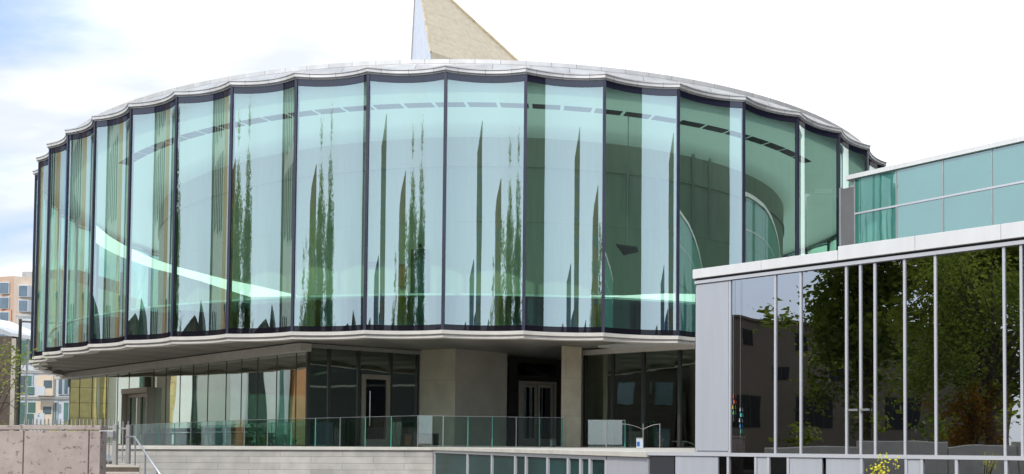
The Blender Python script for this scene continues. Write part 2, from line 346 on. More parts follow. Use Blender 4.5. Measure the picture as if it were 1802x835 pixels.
M['brown_wall'] = mat('brown_wall', (0.115, 0.09, 0.07), 0.9, var=0.25, scale=0.8, streak=0.6)
M['ground'] = mat('asphalt', (0.075, 0.073, 0.07), 0.9, var=0.2, scale=0.7, bump=0.2)
M['paving'] = courses('pale_paving', (0.40, 0.38, 0.35), (0.36, 0.34, 0.31), (0.2, 0.19, 0.18), 1.2, 1.2, 0.01, rough=0.8)
M['prism'] = mat('crystal_red', (0.75, 0.12, 0.03), 0.1, var=0.5, scale=20)
M['prism2'] = mat('crystal_teal', (0.10, 0.62, 0.58), 0.1, var=0.6, scale=20)
M['prism_y'] = mat('crystal_yellow', (0.75, 0.60, 0.05), 0.1)
M['prism_g'] = mat('crystal_green', (0.10, 0.45, 0.15), 0.1)
M['prism_w'] = mat('crystal_clear', (0.75, 0.78, 0.80), 0.1)
M['prism_b'] = mat('crystal_blue', (0.08, 0.25, 0.55), 0.1)
M['label_blue'] = mat('blue_label', (0.03, 0.12, 0.42), 0.5)
M['box_grey'] = mat('pale_box', (0.55, 0.62, 0.68), 0.5)
# pitted, board-marked foreground concrete
mt, n, p = new_mat('pitted_concrete'); p.inputs['Roughness'].default_value = 0.9
t_ = n.nodes.new('ShaderNodeTexCoord')
n1 = n.nodes.new('ShaderNodeTexNoise'); n1.inputs['Scale'].default_value = 1.4; n1.inputs['Detail'].default_value = 9; n1.inputs['Roughness'].default_value = 0.68
n2 = n.nodes.new('ShaderNodeTexNoise'); n2.inputs['Scale'].default_value = 15.0; n2.inputs['Detail'].default_value = 6
for q in (n1, n2): n.links.new(t_.outputs['Object'], q.inputs['Vector'])
r1 = n.nodes.new('ShaderNodeValToRGB'); r1.color_ramp.elements[0].position = 0.3; r1.color_ramp.elements[1].position = 0.68
r1.color_ramp.elements[0].color = (0.31, 0.245, 0.215, 1); r1.color_ramp.elements[1].color = (0.50, 0.415, 0.37, 1); n.links.new(n1.outputs['Fac'], r1.inputs['Fac'])
r2 = n.nodes.new('ShaderNodeMapRange'); r2.inputs['From Min'].default_value = 0.58; r2.inputs['From Max'].default_value = 0.68; r2.inputs['To Min'].default_value = 1.0; r2.inputs['To Max'].default_value = 0.45
n.links.new(n2.outputs['Fac'], r2.inputs['Value'])
mu = n.nodes.new('ShaderNodeVectorMath'); mu.operation = 'SCALE'; n.links.new(r1.outputs['Color'], mu.inputs[0]); n.links.new(r2.outputs[0], mu.inputs['Scale'])
n.links.new(mu.outputs[0], p.inputs['Base Color'])
bp = n.nodes.new('ShaderNodeBump'); bp.inputs['Strength'].default_value = 0.5; bp.inputs['Distance'].default_value = 0.02
n.links.new(r2.outputs[0], bp.inputs['Height']); n.links.new(bp.outputs[0], p.inputs['Normal'])
M['pitted'] = mt

# ------------------------------------------------------------------ the ground
TZ = E - 0.15                                              # terrace level
MB().face([(-900, -900, 0), (900, -900, 0), (900, 1500, 0), (-900, 1500, 0)]).build('ground', M['ground'])
struct(bpy.data.objects['ground'])
g = MB().face([(-40, -14, 0.004), (30, -14, 0.004), (30, 30, 0.004), (-40, 30, 0.004)]).build('pavement', M['paving']); struct(g)

# ------------------------------------------------------------------ the elliptical glass pavilion
EA, EB, EPHI, EX, EY = 17.8858, 21.9519, 0.7991, -10.9775, 47.62
S0, DS = 74.0043, 2.3451
ZB, ZT = E + 3.309, E + 10.909                             # bottom and top of the tall glass
_N = 6000; _t = [2 * math.pi * i / _N for i in range(_N + 1)]
_p = [V2(EX + math.cos(EPHI) * EA * math.cos(t) - math.sin(EPHI) * EB * math.sin(t), EY + math.sin(EPHI) * EA * math.cos(t) + math.cos(EPHI) * EB * math.sin(t)) for t in _t]
_s = [0.0]
for a, b in zip(_p, _p[1:]): _s.append(_s[-1] + (b - a).length)
PER = _s[-1]
import bisect
def ell(s):
    s %= PER; i = min(max(bisect.bisect_right(_s, s) - 1, 0), _N - 1); u = (s - _s[i]) / (_s[i + 1] - _s[i])
    p = _p[i].lerp(_p[i + 1], u); e = (_p[i + 1] - _p[i]).normalized(); return p, V2(e.y, -e.x)      # point, outward normal
NP = 53; K0 = -12                                          # 53 panels; those from K0 to K0+30 keep the measured width
VIS = 30
rest = PER - VIS * DS
S = [S0 + (K0 + i) * DS for i in range(VIS + 1)]
S += [S[-1] + rest * j / (NP - VIS) for j in range(1, NP - VIS + 1)]     # joint positions, last = first
SAG, SEG = 0.24, 20
def flute(i, t, off=0.0):
    """point at fraction t of panel i on the scalloped line, pushed outward by off"""
    A, nA = ell(S[i]); B, nB = ell(S[i + 1]); c = (B - A).length; u = (B - A) / c; n_ = V2(u.y, -u.x)
    if n_.dot((A + B) / 2 - V2(EX, EY)) < 0: n_ = -n_
    Rr = (c * c / 4 + SAG * SAG) / 2 / SAG; h = math.asin(c / 2 / Rr); th = (2 * t - 1) * h
    p = (A + B) / 2 + n_ * (Rr - SAG) - n_ * (Rr * math.cos(th)) + u * (Rr * math.sin(th))
    w = nA.lerp(nB, t).normalized()
    return p + w * off
def fl_ring(off): return [flute(i, k / SEG, off) for i in range(NP) for k in range(SEG)]
def sm_ring(off, n_=NP * 8):
    r_ = []
    for k in range(n_):
        p, w = ell(S0 + PER * k / n_); r_.append(p + w * off)
    return r_
def mt_ring(off):
    r_ = []
    for i in range(NP):
        for k in range(SEG):
            p, w = ell(S[i] + (S[i + 1] - S[i]) * k / SEG); r_.append(p + w * off)
    return r_
def sweep(rings, closed=False):
    """skin between rings (list of (plan points, z)); UV: metres round the ellipse, metres up the profile"""
    mb = MB(); n_ = len(rings[0][0]); vv = [0.0]
    for (ra, za), (rb, zb) in zip(rings, rings[1:]): vv.append(vv[-1] + math.hypot((ra[0] - rb[0]).length, za - zb))
    for r_, z in rings: mb.v += [(p.x, p.y, z) for p in r_]
    pairs = list(zip(range(len(rings)), range(1, len(rings)))) + ([(len(rings) - 1, 0)] if closed else [])
    for a, b in pairs:
        for k in range(n_):
            j = (k + 1) % n_; mb.f.append((a * n_ + k, a * n_ + j, b * n_ + j, b * n_ + k))
            u0, u1 = PER * k / n_, PER * (k + 1) / n_
            mb.uv.append([(u0, vv[a]), (u1, vv[a]), (u1, vv[b]), (u0, vv[b])])
    return mb
pav = thing('glass_pavilion', 'elliptical building wrapped in tall scalloped green glass panels above a recessed terrace level', 'building', (EX, EY, 0))
def seg_auto(o, ang=35):
    for p in o.data.polygons: p.use_smooth = True
    try: o.data.set_sharp_from_angle(angle=R(ang))
    except Exception: pass
    return o
for i in range(NP):
    mb = MB(); nn = 28
    pts = [flute(i, k / nn) for k in range(nn + 1)]
    mb.v = [(q.x, q.y, z) for z in (ZB - 0.02, ZT + 0.02) for q in pts]
    mb.f = [(k, k + 1, nn + 2 + k, nn + 1 + k) for k in range(nn)]; mb.uv = [None] * nn
    mb.build('glass_panel', M['drum_glass'], pav, smooth=True)
    A, w = ell(S[i]); e = V2(-w.y, w.x)
    q = [A + e * a + w * b for a, b in ((-0.045, 0.03), (0.045, 0.03), (0.045, -0.09), (-0.045, -0.09))]
    MB().prism([(v.x, v.y) for v in q], ZB - 0.02, ZT + 0.03).build('mullion', M['mullion'], pav)
# dark bands behind the head and the foot of the glass
seg_auto(sweep([(fl_ring(0.004), ZT - 0.175), (fl_ring(0.014), ZT - 0.175), (fl_ring(0.014), ZT + 0.028)]).build('head_band', M['frit'], pav))
seg_auto(sweep([(fl_ring(0.014), ZB - 0.018), (fl_ring(0.014), ZB + 0.155), (fl_ring(0.004), ZB + 0.155)]).build('sill_band', M['frit_low'], pav))
# stepped metal eaves, scalloped like the glass
seg_auto(sweep([(fl_ring(-0.20), ZT + 0.03), (fl_ring(0.035), ZT + 0.03), (fl_ring(0.035), ZT + 0.065), (fl_ring(0.10), ZT + 0.07), (fl_ring(0.10), ZT + 0.165),
       (fl_ring(0.125), ZT + 0.167), (fl_ring(0.125), ZT + 0.19), (fl_ring(-0.20), ZT + 0.195)], True).build('eaves', M['fascia'], pav))
roof = seg_auto(sweep([(fl_ring(0.11), ZT + 0.197), (mt_ring(-0.30), ZT + 0.37), (mt_ring(-0.50), ZT + 0.495)]).build('roof', M['roof'], pav))
seg_auto(sweep([(sm_ring(-0.48), ZT + 0.48), (sm_ring(-0.48), ZT + 0.615), (sm_ring(-0.80), ZT + 0.625), (sm_ring(-0.80), ZT + 0.3)]).build('roof_coping', M['fascia'], pav))
sweep([(sm_ring(-0.79, 160), ZT + 0.46), (sm_ring(-4.9, 160), ZT + 0.50)]).build('added_rooflight', M['added_rooflight'], pav)  # unseen glazed ring added to bring daylight into the hall
mb = MB(); rr = sm_ring(-4.92, 160); mb.prism([(p.x, p.y) for p in rr], ZT - 0.38, ZT + 0.52).build('roof_deck', M['terrace'], pav)
# foot: two stepped lips and the soffit
seg_auto(sweep([(fl_ring(-0.2), ZB - 0.02), (fl_ring(0.07), ZB - 0.02), (fl_ring(0.07), ZB - 0.125), (fl_ring(-0.02), ZB - 0.135), (fl_ring(-0.02), ZB - 0.165),
       (fl_ring(0.01), ZB - 0.17), (fl_ring(0.01), ZB - 0.235), (fl_ring(-0.3), ZB - 0.235)], True).build('lip', M['lip'], pav))
SOF = ZB - 0.03
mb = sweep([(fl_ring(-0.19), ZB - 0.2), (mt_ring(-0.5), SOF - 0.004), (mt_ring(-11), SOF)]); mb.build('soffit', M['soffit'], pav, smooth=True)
FLZ = ZB + 0.10
sweep([(fl_ring(-0.17), FLZ), (mt_ring(-11), FLZ)]).build('floor', M['floor_in'], pav)
ceil = sweep([(fl_ring(-0.17), ZT - 0.05), (mt_ring(-4.0), ZT - 0.05), (mt_ring(-4.35), ZT - 0.14), (mt_ring(-4.6), ZT - 0.40)]).build('ceiling', M['ceiling'], pav, smooth=True)
# linear slots in the ceiling, two to a panel
for i in range(NP):
    if not (7 <= i <= 21): continue
    for h in (0.03, 0.53):
        s0_, s1_ = S[i] + DS * h + 0.04, S[i] + DS * (h + 0.44) + 0.04
        mb = MB(); q = []
        for ss, o_ in ((s0_, -2.25), (s1_, -2.25), (s1_, -2.62), (s0_, -2.62)):
            p, w = ell(ss); q.append(p + w * o_)
        mb.prism([(v.x, v.y) for v in q], ZT - 0.075, ZT - 0.052).build('ceiling_slot', M['slot'], ceil)
core = sweep([(sm_ring(-4.6), ZT - 0.405), (sm_ring(-4.6), ZT - 1.25), (sm_ring(-4.56), ZT - 1.27), (sm_ring(-4.56), ZT - 1.42), (sm_ring(-4.62), ZT - 1.44), (sm_ring(-4.62), ZT - 3.3), (sm_ring(-4.60), ZT - 3.32), (sm_ring(-4.62), ZT - 3.34),
        (sm_ring(-4.62), ZB + 1.75), (sm_ring(-4.9), ZB + 1.75)]).build('core_wall', M['core'], pav)
sweep([(sm_ring(-5.4), ZB + 1.9), (sm_ring(-5.4), FLZ + 0.003)]).build('inner_wall', M['teal_wall'], pav)
# white sweep, drawn as an added glowing band inside: falls from the left, returns swelling to the right
lm, ln_, lp_ = new_mat('glow_band'); lp_.inputs['Base Color'].default_value = (0.8, 0.8, 0.78, 1)
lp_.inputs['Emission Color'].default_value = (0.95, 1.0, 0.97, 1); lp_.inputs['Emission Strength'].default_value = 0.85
M['glow_band'] = lm
def glow_band(keys):
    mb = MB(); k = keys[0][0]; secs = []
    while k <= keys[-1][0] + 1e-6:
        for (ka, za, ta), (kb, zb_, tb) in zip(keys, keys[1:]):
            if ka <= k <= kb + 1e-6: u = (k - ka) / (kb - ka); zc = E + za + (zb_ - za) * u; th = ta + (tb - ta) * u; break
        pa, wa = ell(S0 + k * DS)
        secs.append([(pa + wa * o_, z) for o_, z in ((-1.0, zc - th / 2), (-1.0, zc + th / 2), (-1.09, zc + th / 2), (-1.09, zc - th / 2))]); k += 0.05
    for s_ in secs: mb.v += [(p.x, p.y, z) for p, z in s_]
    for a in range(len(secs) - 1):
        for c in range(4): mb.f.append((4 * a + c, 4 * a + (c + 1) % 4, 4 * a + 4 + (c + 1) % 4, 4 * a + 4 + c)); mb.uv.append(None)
    mb.build('glow_band', M['glow_band'], pav)
glow_band([(-4.3, 7.75, 0.60), (-3.6, 7.1, 0.5), (-3.05, 6.66, 0.42), (-2.1, 5.98, 0.31), (-1.5, 5.63, 0.24), (-1.0, 5.34, 0.26), (-0.5, 5.03, 0.32), (-0.05, 4.78, 0.40), (0.7, 4.56, 0.05)])
glow_band([(4.9, 4.53, 0.03), (5.4, 4.56, 0.09), (6.0, 4.63, 0.22), (6.8, 4.70, 0.26)])
# glass guard inside the perimeter with a pale handrail
seg_auto(sweep([(sm_ring(-0.62), ZB + 1.10), (sm_ring(-0.62), ZB + 1.16), (sm_ring(-0.70), ZB + 1.16), (sm_ring(-0.70), ZB + 1.10)], True).build('handrail', M['white'], pav))
M['guard'] = glass('guard_glass', (0.38, 0.52, 0.60), refl=0.05)
sweep([(sm_ring(-0.66), ZB + 1.09), (sm_ring(-0.66), FLZ + 0.003)]).build('guard_glass', M['guard'], pav)
# lower core, seen through the terrace glazing
sweep([(sm_ring(-11.2, 120), SOF - 0.004), (sm_ring(-11.2, 120), TZ + 0.004)]).build('lower_core', M['core'], pav)

# fittings of the upper hall: door, notices, hung screen, curved counters, downlights on the core
def on_core(px, off=-4.58):
    d = plan(px, 1.0); best = None
    for k in range(2400):
        ss = S0 + (-6 + 16 * k / 2400) * DS; p, w = ell(ss); p = p + w * off
        c = abs(p.x / p.y - d.x)
        if best is None or c < best[0]: best = (c, p, w)
    return best[1], best[2]
def core_plate(px0, px1, py0, py1, name, mt_, parent=pav, t0=0.02, t1=0.06):
    a, wa = on_core(px0); b, wb = on_core(px1); w = (wa + wb).normalized()
    z1, z0 = at(px0, py0, a.y).z, at(px0, py1, a.y).z
    return MB().prism([a + w * t1, b + w * t1, b + w * t0, a + w * t0], z0, z1).build(name, mt_, parent)
dd = core_plate(720, 752, 440, 560, 'hall_door', M['bronze']); core_plate(724, 748, 446, 560, 'door_leaf', M['teal_wall'], dd, 0.062, 0.08)
core_plate(733, 738, 430, 436, 'exit_sign', M['slot'])
core_plate(698, 711, 466, 506, 'notice_board', M['wood'])
core_plate(640, 662, 462, 470, 'wall_duct', M['slot']); core_plate(1150, 1157, 300, 420, 'wall_pipe', M['galv']); core_plate(1100, 1104, 290, 380, 'wall_pipe', M['galv']); core_plate(1215, 1219, 260, 420, 'wall_pipe', M['galv']); core_plate(1245, 1248, 260, 420, 'wall_pipe', M['galv'])
a_, b_ = at(1084, 431, 30.6), at(1122, 442, 30.9)
MB().hexa([(a_.x, a_.y, a_.z - .02), (b_.x, a_.y, b_.z + .02), (b_.x, b_.y + .5, b_.z + .06), (a_.x + .2, b_.y + .5, b_.z - .05)], [(a_.x, a_.y, a_.z + .03), (b_.x, a_.y, b_.z + .08), (b_.x, b_.y + .5, b_.z + .11), (a_.x + .2, b_.y + .5, b_.z)]).build('hung_screen', M['slot'], pav)
MB().tube([((a_.x + b_.x) / 2, b_.y + .2, b_.z + .05), ((a_.x + b_.x) / 2, b_.y + .2, ZT - .05)], 0.015, 6).build('hanger', M['galv'], pav)
def curved_block(k0, k1, o0, o1, z0, z1, name, mt_):
    mb = MB(); n_ = max(2, int((k1 - k0) * 6)); q = []
    for jj in range(n_ + 1):
        p, w = ell(S0 + (k0 + (k1 - k0) * jj / n_) * DS); q.append([(p + w * o0, z0), (p + w * o0, z1), (p + w * o1, z1), (p + w * o1, z0)])
    for s_ in q: mb.v += [(p.x, p.y, z) for p, z in s_]
    for a in range(n_):
        for c in range(4): mb.f.append((4 * a + c, 4 * a + (c + 1) % 4, 4 * a + 4 + (c + 1) % 4, 4 * a + 4 + c)); mb.uv.append(None)
    mb.f.append((0, 1, 2, 3)); mb.f.append(tuple(4 * n_ + c for c in (3, 2, 1, 0))); mb.uv += [None, None]
    return mb.build(name, mt_, pav)
for k0, k1, h_ in ((-4.9, -4.35, .9), (-4.0, -3.3, .98), (-2.95, -2.2, 1.0), (-1.75, -1.15, .85), (-.75, -.15, 1.0), (0.35, 0.95, .8), (1.65, 2.1, .7), (5.0, 5.55, .95), (6.0, 6.9, 1.0)):
    curved_block(k0, k1, -0.85, -1.5, FLZ + 0.004, FLZ + h_, 'counter', M['counter'])

# ------------------------------------------------------------------ terrace level of the pavilion
CNR = plan(540, 31.3); FARL = plan(114, 46.0)
F1 = plan(735, 33.7); KN = plan(800, 33.0); F2 = plan(891, 34.6)
GT = E + 3.12
def panes(parent, L0, L1, cols, z0, z1, gm, fm, mw=0.05, dep=0.10, back=0.0, ztop=None, mm='mullion'):
    """one window per bay between the pixel columns, a mullion at each column"""
    ps = [on_line(c, L0, L1) for c in cols]; e = (L1 - L0).normalized()
    for a, b in zip(ps, ps[1:]):
        MB().seg(a, b, -back - 0.012, -back, z0, z1).build('window', gm, parent)
    for a in ps:
        MB().seg(a - e * mw / 2, a + e * mw / 2, -back - dep / 2, -back + dep / 2, z0, z1).build(mm, fm, parent)
# left flank glazing with the transom beam above it
fl_cols = [540, 519, 485, 451, 423, 396, 364, 338, 315, 290, 268, 225, 205, 185, 160, 138, 121]
panes(pav, FARL, CNR, list(reversed(fl_cols)), TZ + 0.03, GT, M['flank_glass'], M['joint'], 0.022, 0.03, 0.0)
e_ = (CNR - FARL).normalized()
MB().seg(FARL - e_ * 0.3, CNR + e_ * 0.25, 0.03, 0.42, E + 2.98, E + 3.235).build('transom_beam', M['lip'], pav)
# soffit's dark green reflection below the beam, painted as a band
MB().seg(FARL, CNR, -0.10, -0.06, E + 2.62, GT).build('soffit_reflection', M['reflection_green'], pav)
# flank entrance portal
da, db = on_line(226, FARL, CNR), on_line(267, FARL, CNR)
dr = MB(); dz = E + 2.02
dr.seg(da - e_ * 0.10, da, -0.05, 0.28, TZ, dz); dr.seg(db, db + e_ * 0.16, -0.05, 0.28, TZ, dz); dr.seg(da - e_ * 0.10, db + e_ * 0.16, -0.05, 0.30, dz + 0.003, dz + 0.22)
dfr = dr.build('portal', M['door_metal'], pav)
dm = da.lerp(db, 0.5)
for q0, q1 in ((da + e_ * 0.02, dm - e_ * 0.01), (dm + e_ * 0.01, db - e_ * 0.02)):
    lf = MB(); lf.seg(q0, q0 + e_ * 0.16, 0.03, 0.09, TZ + 0.02, dz - 0.01); lf.seg(q1 - e_ * 0.16, q1, 0.03, 0.09, TZ + 0.02, dz - 0.01)
    lf.seg(q0 + e_ * .16, q1 - e_ * .16, 0.03, 0.09, dz - 0.16, dz - 0.01); lf.seg(q0 + e_ * .16, q1 - e_ * .16, 0.03, 0.09, TZ + 0.02, TZ + 0.25)
    lf.build('door', M['door_metal'], dfr)
# front glazing, right of the corner, with a single door
fcols = [540, 577, 629, 686, 733]
panes(pav, CNR, F1, fcols, TZ + 0.03, GT, M['low_glass'], M['bronze'], 0.09, 0.14)
ef = (F1 - CNR).normalized()
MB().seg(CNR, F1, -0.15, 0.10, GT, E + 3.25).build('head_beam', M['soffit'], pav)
a, b = on_line(633, CNR, F1), on_line(683, CNR, F1)
d_ = MB(); zt = E + 2.32
d_.seg(a, a + ef * 0.14, 0.03, 0.14, TZ, zt); d_.seg(b - ef * 0.14, b, 0.03, 0.14, TZ, zt); d_.seg(a + ef * 0.14, b - ef * 0.14, 0.03, 0.14, zt - 0.16, zt)
d_.seg(a + ef * 0.14, b - ef * 0.14, 0.03, 0.14, TZ, TZ + 0.25)
door = d_.build('door', M['door_metal'], pav)
MB().seg(a + ef * 0.14, b - ef * 0.14, 0.06, 0.075, TZ + 0.25, zt - 0.16).build('door_glass', M['dark_glass'], door)
h_ = a + ef * 0.26; nn_ = V2(ef.y, -ef.x)
MB().tube([(h_.x + nn_.x * 0.2, h_.y + nn_.y * 0.2, TZ + 0.7), (h_.x + nn_.x * 0.2, h_.y + nn_.y * 0.2, TZ + 1.9)], 0.02).build('handle', M['steel'], door)
# folded wall: warm left, grey right, with side light put into both colours
back = V2(-0.5, 1.2)
MB().prism([F1, KN, KN + back, F1 + back], TZ, SOF - 0.003).build('lit_limestone_wall', M['limestone'], pav)
MB().prism([KN + V2(0.004, 0.0), F2, F2 + back, KN + back + V2(0.004, 0)], TZ, SOF - 0.004).build('concrete_wall', M['concrete'], pav)  # greyer face, its shade partly put into the colour
# recess with the double door
R0, R1 = F2 + V2(-0.1, 0.9), plan(1000, 36.6)
er = (R1 - R0).normalized()
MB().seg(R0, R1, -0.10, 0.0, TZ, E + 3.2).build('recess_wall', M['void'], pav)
a, b = on_line(910, R0, R1), on_line(976, R0, R1); zt = E + 2.32
fr = MB(); fr.seg(a, a + er * 0.10, 0.02, 0.16, TZ, zt); fr.seg(b - er * 0.10, b, 0.02, 0.16, TZ, zt); fr.seg(a + er * 0.1, b - er * 0.1, 0.02, 0.16, zt - 0.10, zt)
dfm = fr.build('door_frame', M['door_metal'], pav)
mid = a.lerp(b, 0.5)
for l0, l1 in ((a + er * 0.11, mid - er * 0.01), (mid + er * 0.01, b - er * 0.11)):
    lf = MB(); z1 = zt - 0.11
    lf.seg(l0, l0 + er * 0.1, 0.04, 0.10, TZ + 0.02, z1); lf.seg(l1 - er * 0.1, l1, 0.04, 0.10, TZ + 0.02, z1)
    lf.seg(l0 + er * 0.1, l1 - er * 0.1, 0.04, 0.10, TZ + 0.02, TZ + 0.3); lf.seg(l0 + er * 0.1, l1 - er * 0.1, 0.04, 0.10, z1 - 0.12, z1)
    lo = lf.build('door', M['door_metal'], pav)
    MB().seg(l0 + er * 0.1, l1 - er * 0.1, 0.05, 0.065, TZ + 0.3, z1 - 0.12).build('door_glass', M['dark_glass'], lo)
    hx = (l1 - er * 0.05) if l0.x < mid.x - 0.3 else (l0 + er * 0.05); nr = V2(er.y, -er.x); hx = hx + nr * 0.16
    MB().tube([(hx.x, hx.y, TZ + 0.85), (hx.x, hx.y, TZ + 1.25)], 0.02).build('handle', M['steel'], lo)
# transom above the double door
MB().seg(a, b, 0.02, 0.05, zt + 0.22, E + 3.0).build('window', M['dark_glass'], pav)
# square column
c0, c1 = plan(987, 31.9), plan(1022, 32.3)
MB().prism([c0, c1, c1 + V2(-0.02, 0.75), c0 + V2(0.0, 0.75)], TZ, SOF - 0.003).build('column', M['limestone'], pav, bevel=0.01)
# right glazing running to the wing
G0, G1 = plan(1028, 33.0), plan(1238, 30.4)
gz = E + 3.05; eg = (G1 - G0).normalized()
panes(pav, G0, G1, [1030, 1078, 1132, 1196, 1236], TZ + 0.03, gz, M['low_glass'], M['bronze'], 0.09, 0.14)
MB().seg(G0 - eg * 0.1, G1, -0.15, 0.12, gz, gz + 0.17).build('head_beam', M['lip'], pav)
MB().seg(G0, G1, -0.12, -0.08, gz - 0.52, gz).build('soffit_reflection', M['reflection_green'], pav)  # soffit reflection painted as a green band here too
k0, k1 = on_line(1056, G0, G1), G1
MB().seg(k0 + V2(0.4, -0.3), k1 + V2(0, -0.3), -0.2, 0.7, gz + 0.16, gz + 0.33).build('canopy', M['fascia_white'], pav)
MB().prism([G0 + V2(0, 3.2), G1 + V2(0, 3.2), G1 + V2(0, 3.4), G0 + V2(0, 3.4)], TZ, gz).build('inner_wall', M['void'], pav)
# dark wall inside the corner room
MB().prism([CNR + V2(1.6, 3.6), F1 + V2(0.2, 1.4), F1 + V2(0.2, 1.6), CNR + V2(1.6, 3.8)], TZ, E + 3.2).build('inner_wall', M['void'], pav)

# ------------------------------------------------------------------ right foreground wing
W0 = plan(1223, 15.43); WD = V2(0.796, -0.6053).normalized(); WE = W0 + WD * 11.0; WL = on_line(1141, W0, WE)
wing = thing('museum_wing', 'grey metal and dark glass wing with a white roof edge in the right foreground', 'building', (W0.x, W0.y, 0))
SIL, HED = E - 0.15, E + 2.60
wcol = lambda px: on_line(px, W0, WE)
# corner panel in two leaves
a, b = wcol(1226), wcol(1282)
MB().seg(W0, wcol(1284), -0.12, -0.01, SIL, HED).build('panel_backing', M['trim'], wing)
MB().seg(a, b, -0.005, 0.012, SIL + 0.03, HED - 0.02).build('wall_panel', M['panel'], wing, bevel=0.003)
mc = [1284, 1364, 1409, 1489.5, 1514.5, 1540, 1592.5, 1647, 1768.5, 1799]
mpts = [wcol(c) for c in mc]; 
while (mpts[-1] - W0).length < 10.6: mpts.append(mpts[-1] + WD * random.choice((0.35, 0.7, 1.05)))
for a, b in zip(mpts, mpts[1:]):
    MB().seg(a, b, -0.030, -0.018, SIL, HED).build('window', M['wing_glass'], wing)
for a in mpts: MB().seg(a - WD * 0.017, a + WD * 0.017, -0.04, 0.006, SIL + 0.001, HED - 0.001).build('mullion', M['trim'], wing)
MB().seg(WL, WE, -0.06, 0.03, SIL - 0.055, SIL).build('sill', M['trim'], wing)
MB().seg(W0, WE, -0.06, 0.03, HED, HED + 0.05).build('head_trim', M['trim'], wing)
MB().seg(W0, WE, -0.10, 0.005, HED + 0.05, HED + 0.085).build('shadow_gap', M['black'], wing)
fs = wcol(1478)
def edge_run(A, B, z1, name='roof_edge'):
    L = (B - A).length; n_ = max(1, round(L / 1.22)); e = (B - A).normalized()
    for k in range(n_):
        MB().seg(A + e * (L * k / n_ + 0.003), A + e * (L * (k + 1) / n_ - 0.003), -0.25, 0.06 + random.uniform(-.002, .002), HED + 0.085, z1).build(name, M['fascia_white'], wing, bevel=0.004)
    MB().seg(A, B, -0.24, 0.05, HED + 0.09, z1 - 0.006).build('edge_backing', M['galv'], wing)
edge_run(W0 - WD * 0.02, fs, HED + 0.235); edge_run(fs + WD * 0.002, WE, HED + 0.29)
# below the sill: panels and panes
low = [(1144, 1187, 'panel_dark'), (1189, 1264, 'panel'), (1266, 1279, 'dg'), (1285, 1328, 'dg'), (1333, 1351, 'panel'), (1355, 1385, 'dg'), (1390, 1447, 'panel'), (1454, 1514, 'panel'),
       (1519, 1592, 'gl'), (1598, 1619, 'panel'), (1626, 1680, 'gl'), (1687, 1767, 'gl'), (1774, 1812, 'gl'), (1816, 1900, 'panel')]
for x0, x1, kind in low:
    a, b = wcol(x0), wcol(x1)
    if kind in ('panel', 'panel_dark'): MB().seg(a, b, -0.03, 0.008, 0.1, SIL - 0.06).build('spandrel_panel', M[kind], wing, bevel=0.003)
    else: MB().seg(a, b, -0.035, -0.02, 0.1, SIL - 0.06).build('spandrel_window', M['dark_glass'] if kind == 'dg' else M['wing_glass'], wing)
for a_, b_ in ((1279, 1285), (1328, 1333), (1351, 1355), (1385, 1390), (1514, 1519), (1592, 1598), (1619, 1626), (1680, 1687), (1767, 1774)):
    c = wcol((a_ + b_) / 2); MB().seg(c - WD * 0.02, c + WD * 0.02, -0.06, 0.02, 0.05, SIL - 0.056).build('mullion', M['trim'], wing)
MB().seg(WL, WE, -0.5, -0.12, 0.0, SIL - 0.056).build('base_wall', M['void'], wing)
# return wall, back wall, floor and roof
RB, RC = V2(1.75, 29.8), V2(14.0, 16.5)
MB().seg(RB, W0 + V2(0.0, 0.04), 0.0, -0.15, 0.0, HED + 0.09).build('return_wall', M['panel_dark'], wing)
inn = [W0 + V2(0.25, 0.3), WE + V2(0.1, 0.25), RC, RB + V2(0.25, -0.1)]
MB().prism([(p.x, p.y) for p in inn], HED + 0.10, HED + 0.20).build('roof', M['terrace'], wing)
MB().prism([(p.x, p.y) for p in inn], 0.9, 1.0).build('floor', M['void'], wing)
bw = [W0 + V2(1.1, 3.4), WE + V2(3.6, 2.6)]
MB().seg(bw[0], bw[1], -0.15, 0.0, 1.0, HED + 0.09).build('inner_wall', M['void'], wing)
# pull handles of the glazed doors
for px in (1503, 1523):
    c = wcol(px); MB().seg(c - WD * 0.07, c + WD * 0.07, 0.0, 0.045, E + 0.475, E + 0.505).build('handle', M['steel'], wing)
# crystal ornaments hanging inside the first window
for (px, py, cols, lab) in ((1291, 720, ('prism', 'prism', 'prism_y', 'prism_g'), 'string of red, yellow and green crystals hanging by the first dark window'), (1303, 748, ('prism_w', 'prism2', 'prism_w', 'prism_b', 'prism2'), 'string of white and teal crystals hanging by the first dark window')):
    c = wcol(px); z = at(px, py, c.y).z; cc = c + V2(-0.605, -0.796) * 0.008; o = thing('crystal_ornament', lab, 'ornament', (cc.x, cc.y, z), 'crystal strings in the window')
    for j, cl in enumerate(cols):
        zz_ = z + (len(cols) / 2 - j) * 0.085; w_ = 0.016 + 0.007 * (j % 2); xo = cc.x + 0.012 * math.sin(j * 2.1)
        MB().hexa([(xo - w_ * .6, cc.y + .0, zz_), (xo, cc.y - 0.02, zz_), (xo + w_ * .6, cc.y, zz_), (xo, cc.y + 0.012, zz_)],
                [(xo - w_ * .25, cc.y, zz_ + 0.06), (xo, cc.y - 0.01, zz_ + 0.06), (xo + w_ * .25, cc.y, zz_ + 0.06), (xo, cc.y + 0.006, zz_ + 0.06)]).build('crystal', M[cl], o)
    MB().tube([(cc.x, cc.y + .004, z - .2), (cc.x, cc.y + .004, HED - 0.02)], 0.002, 4).build('string', M['galv'], o)

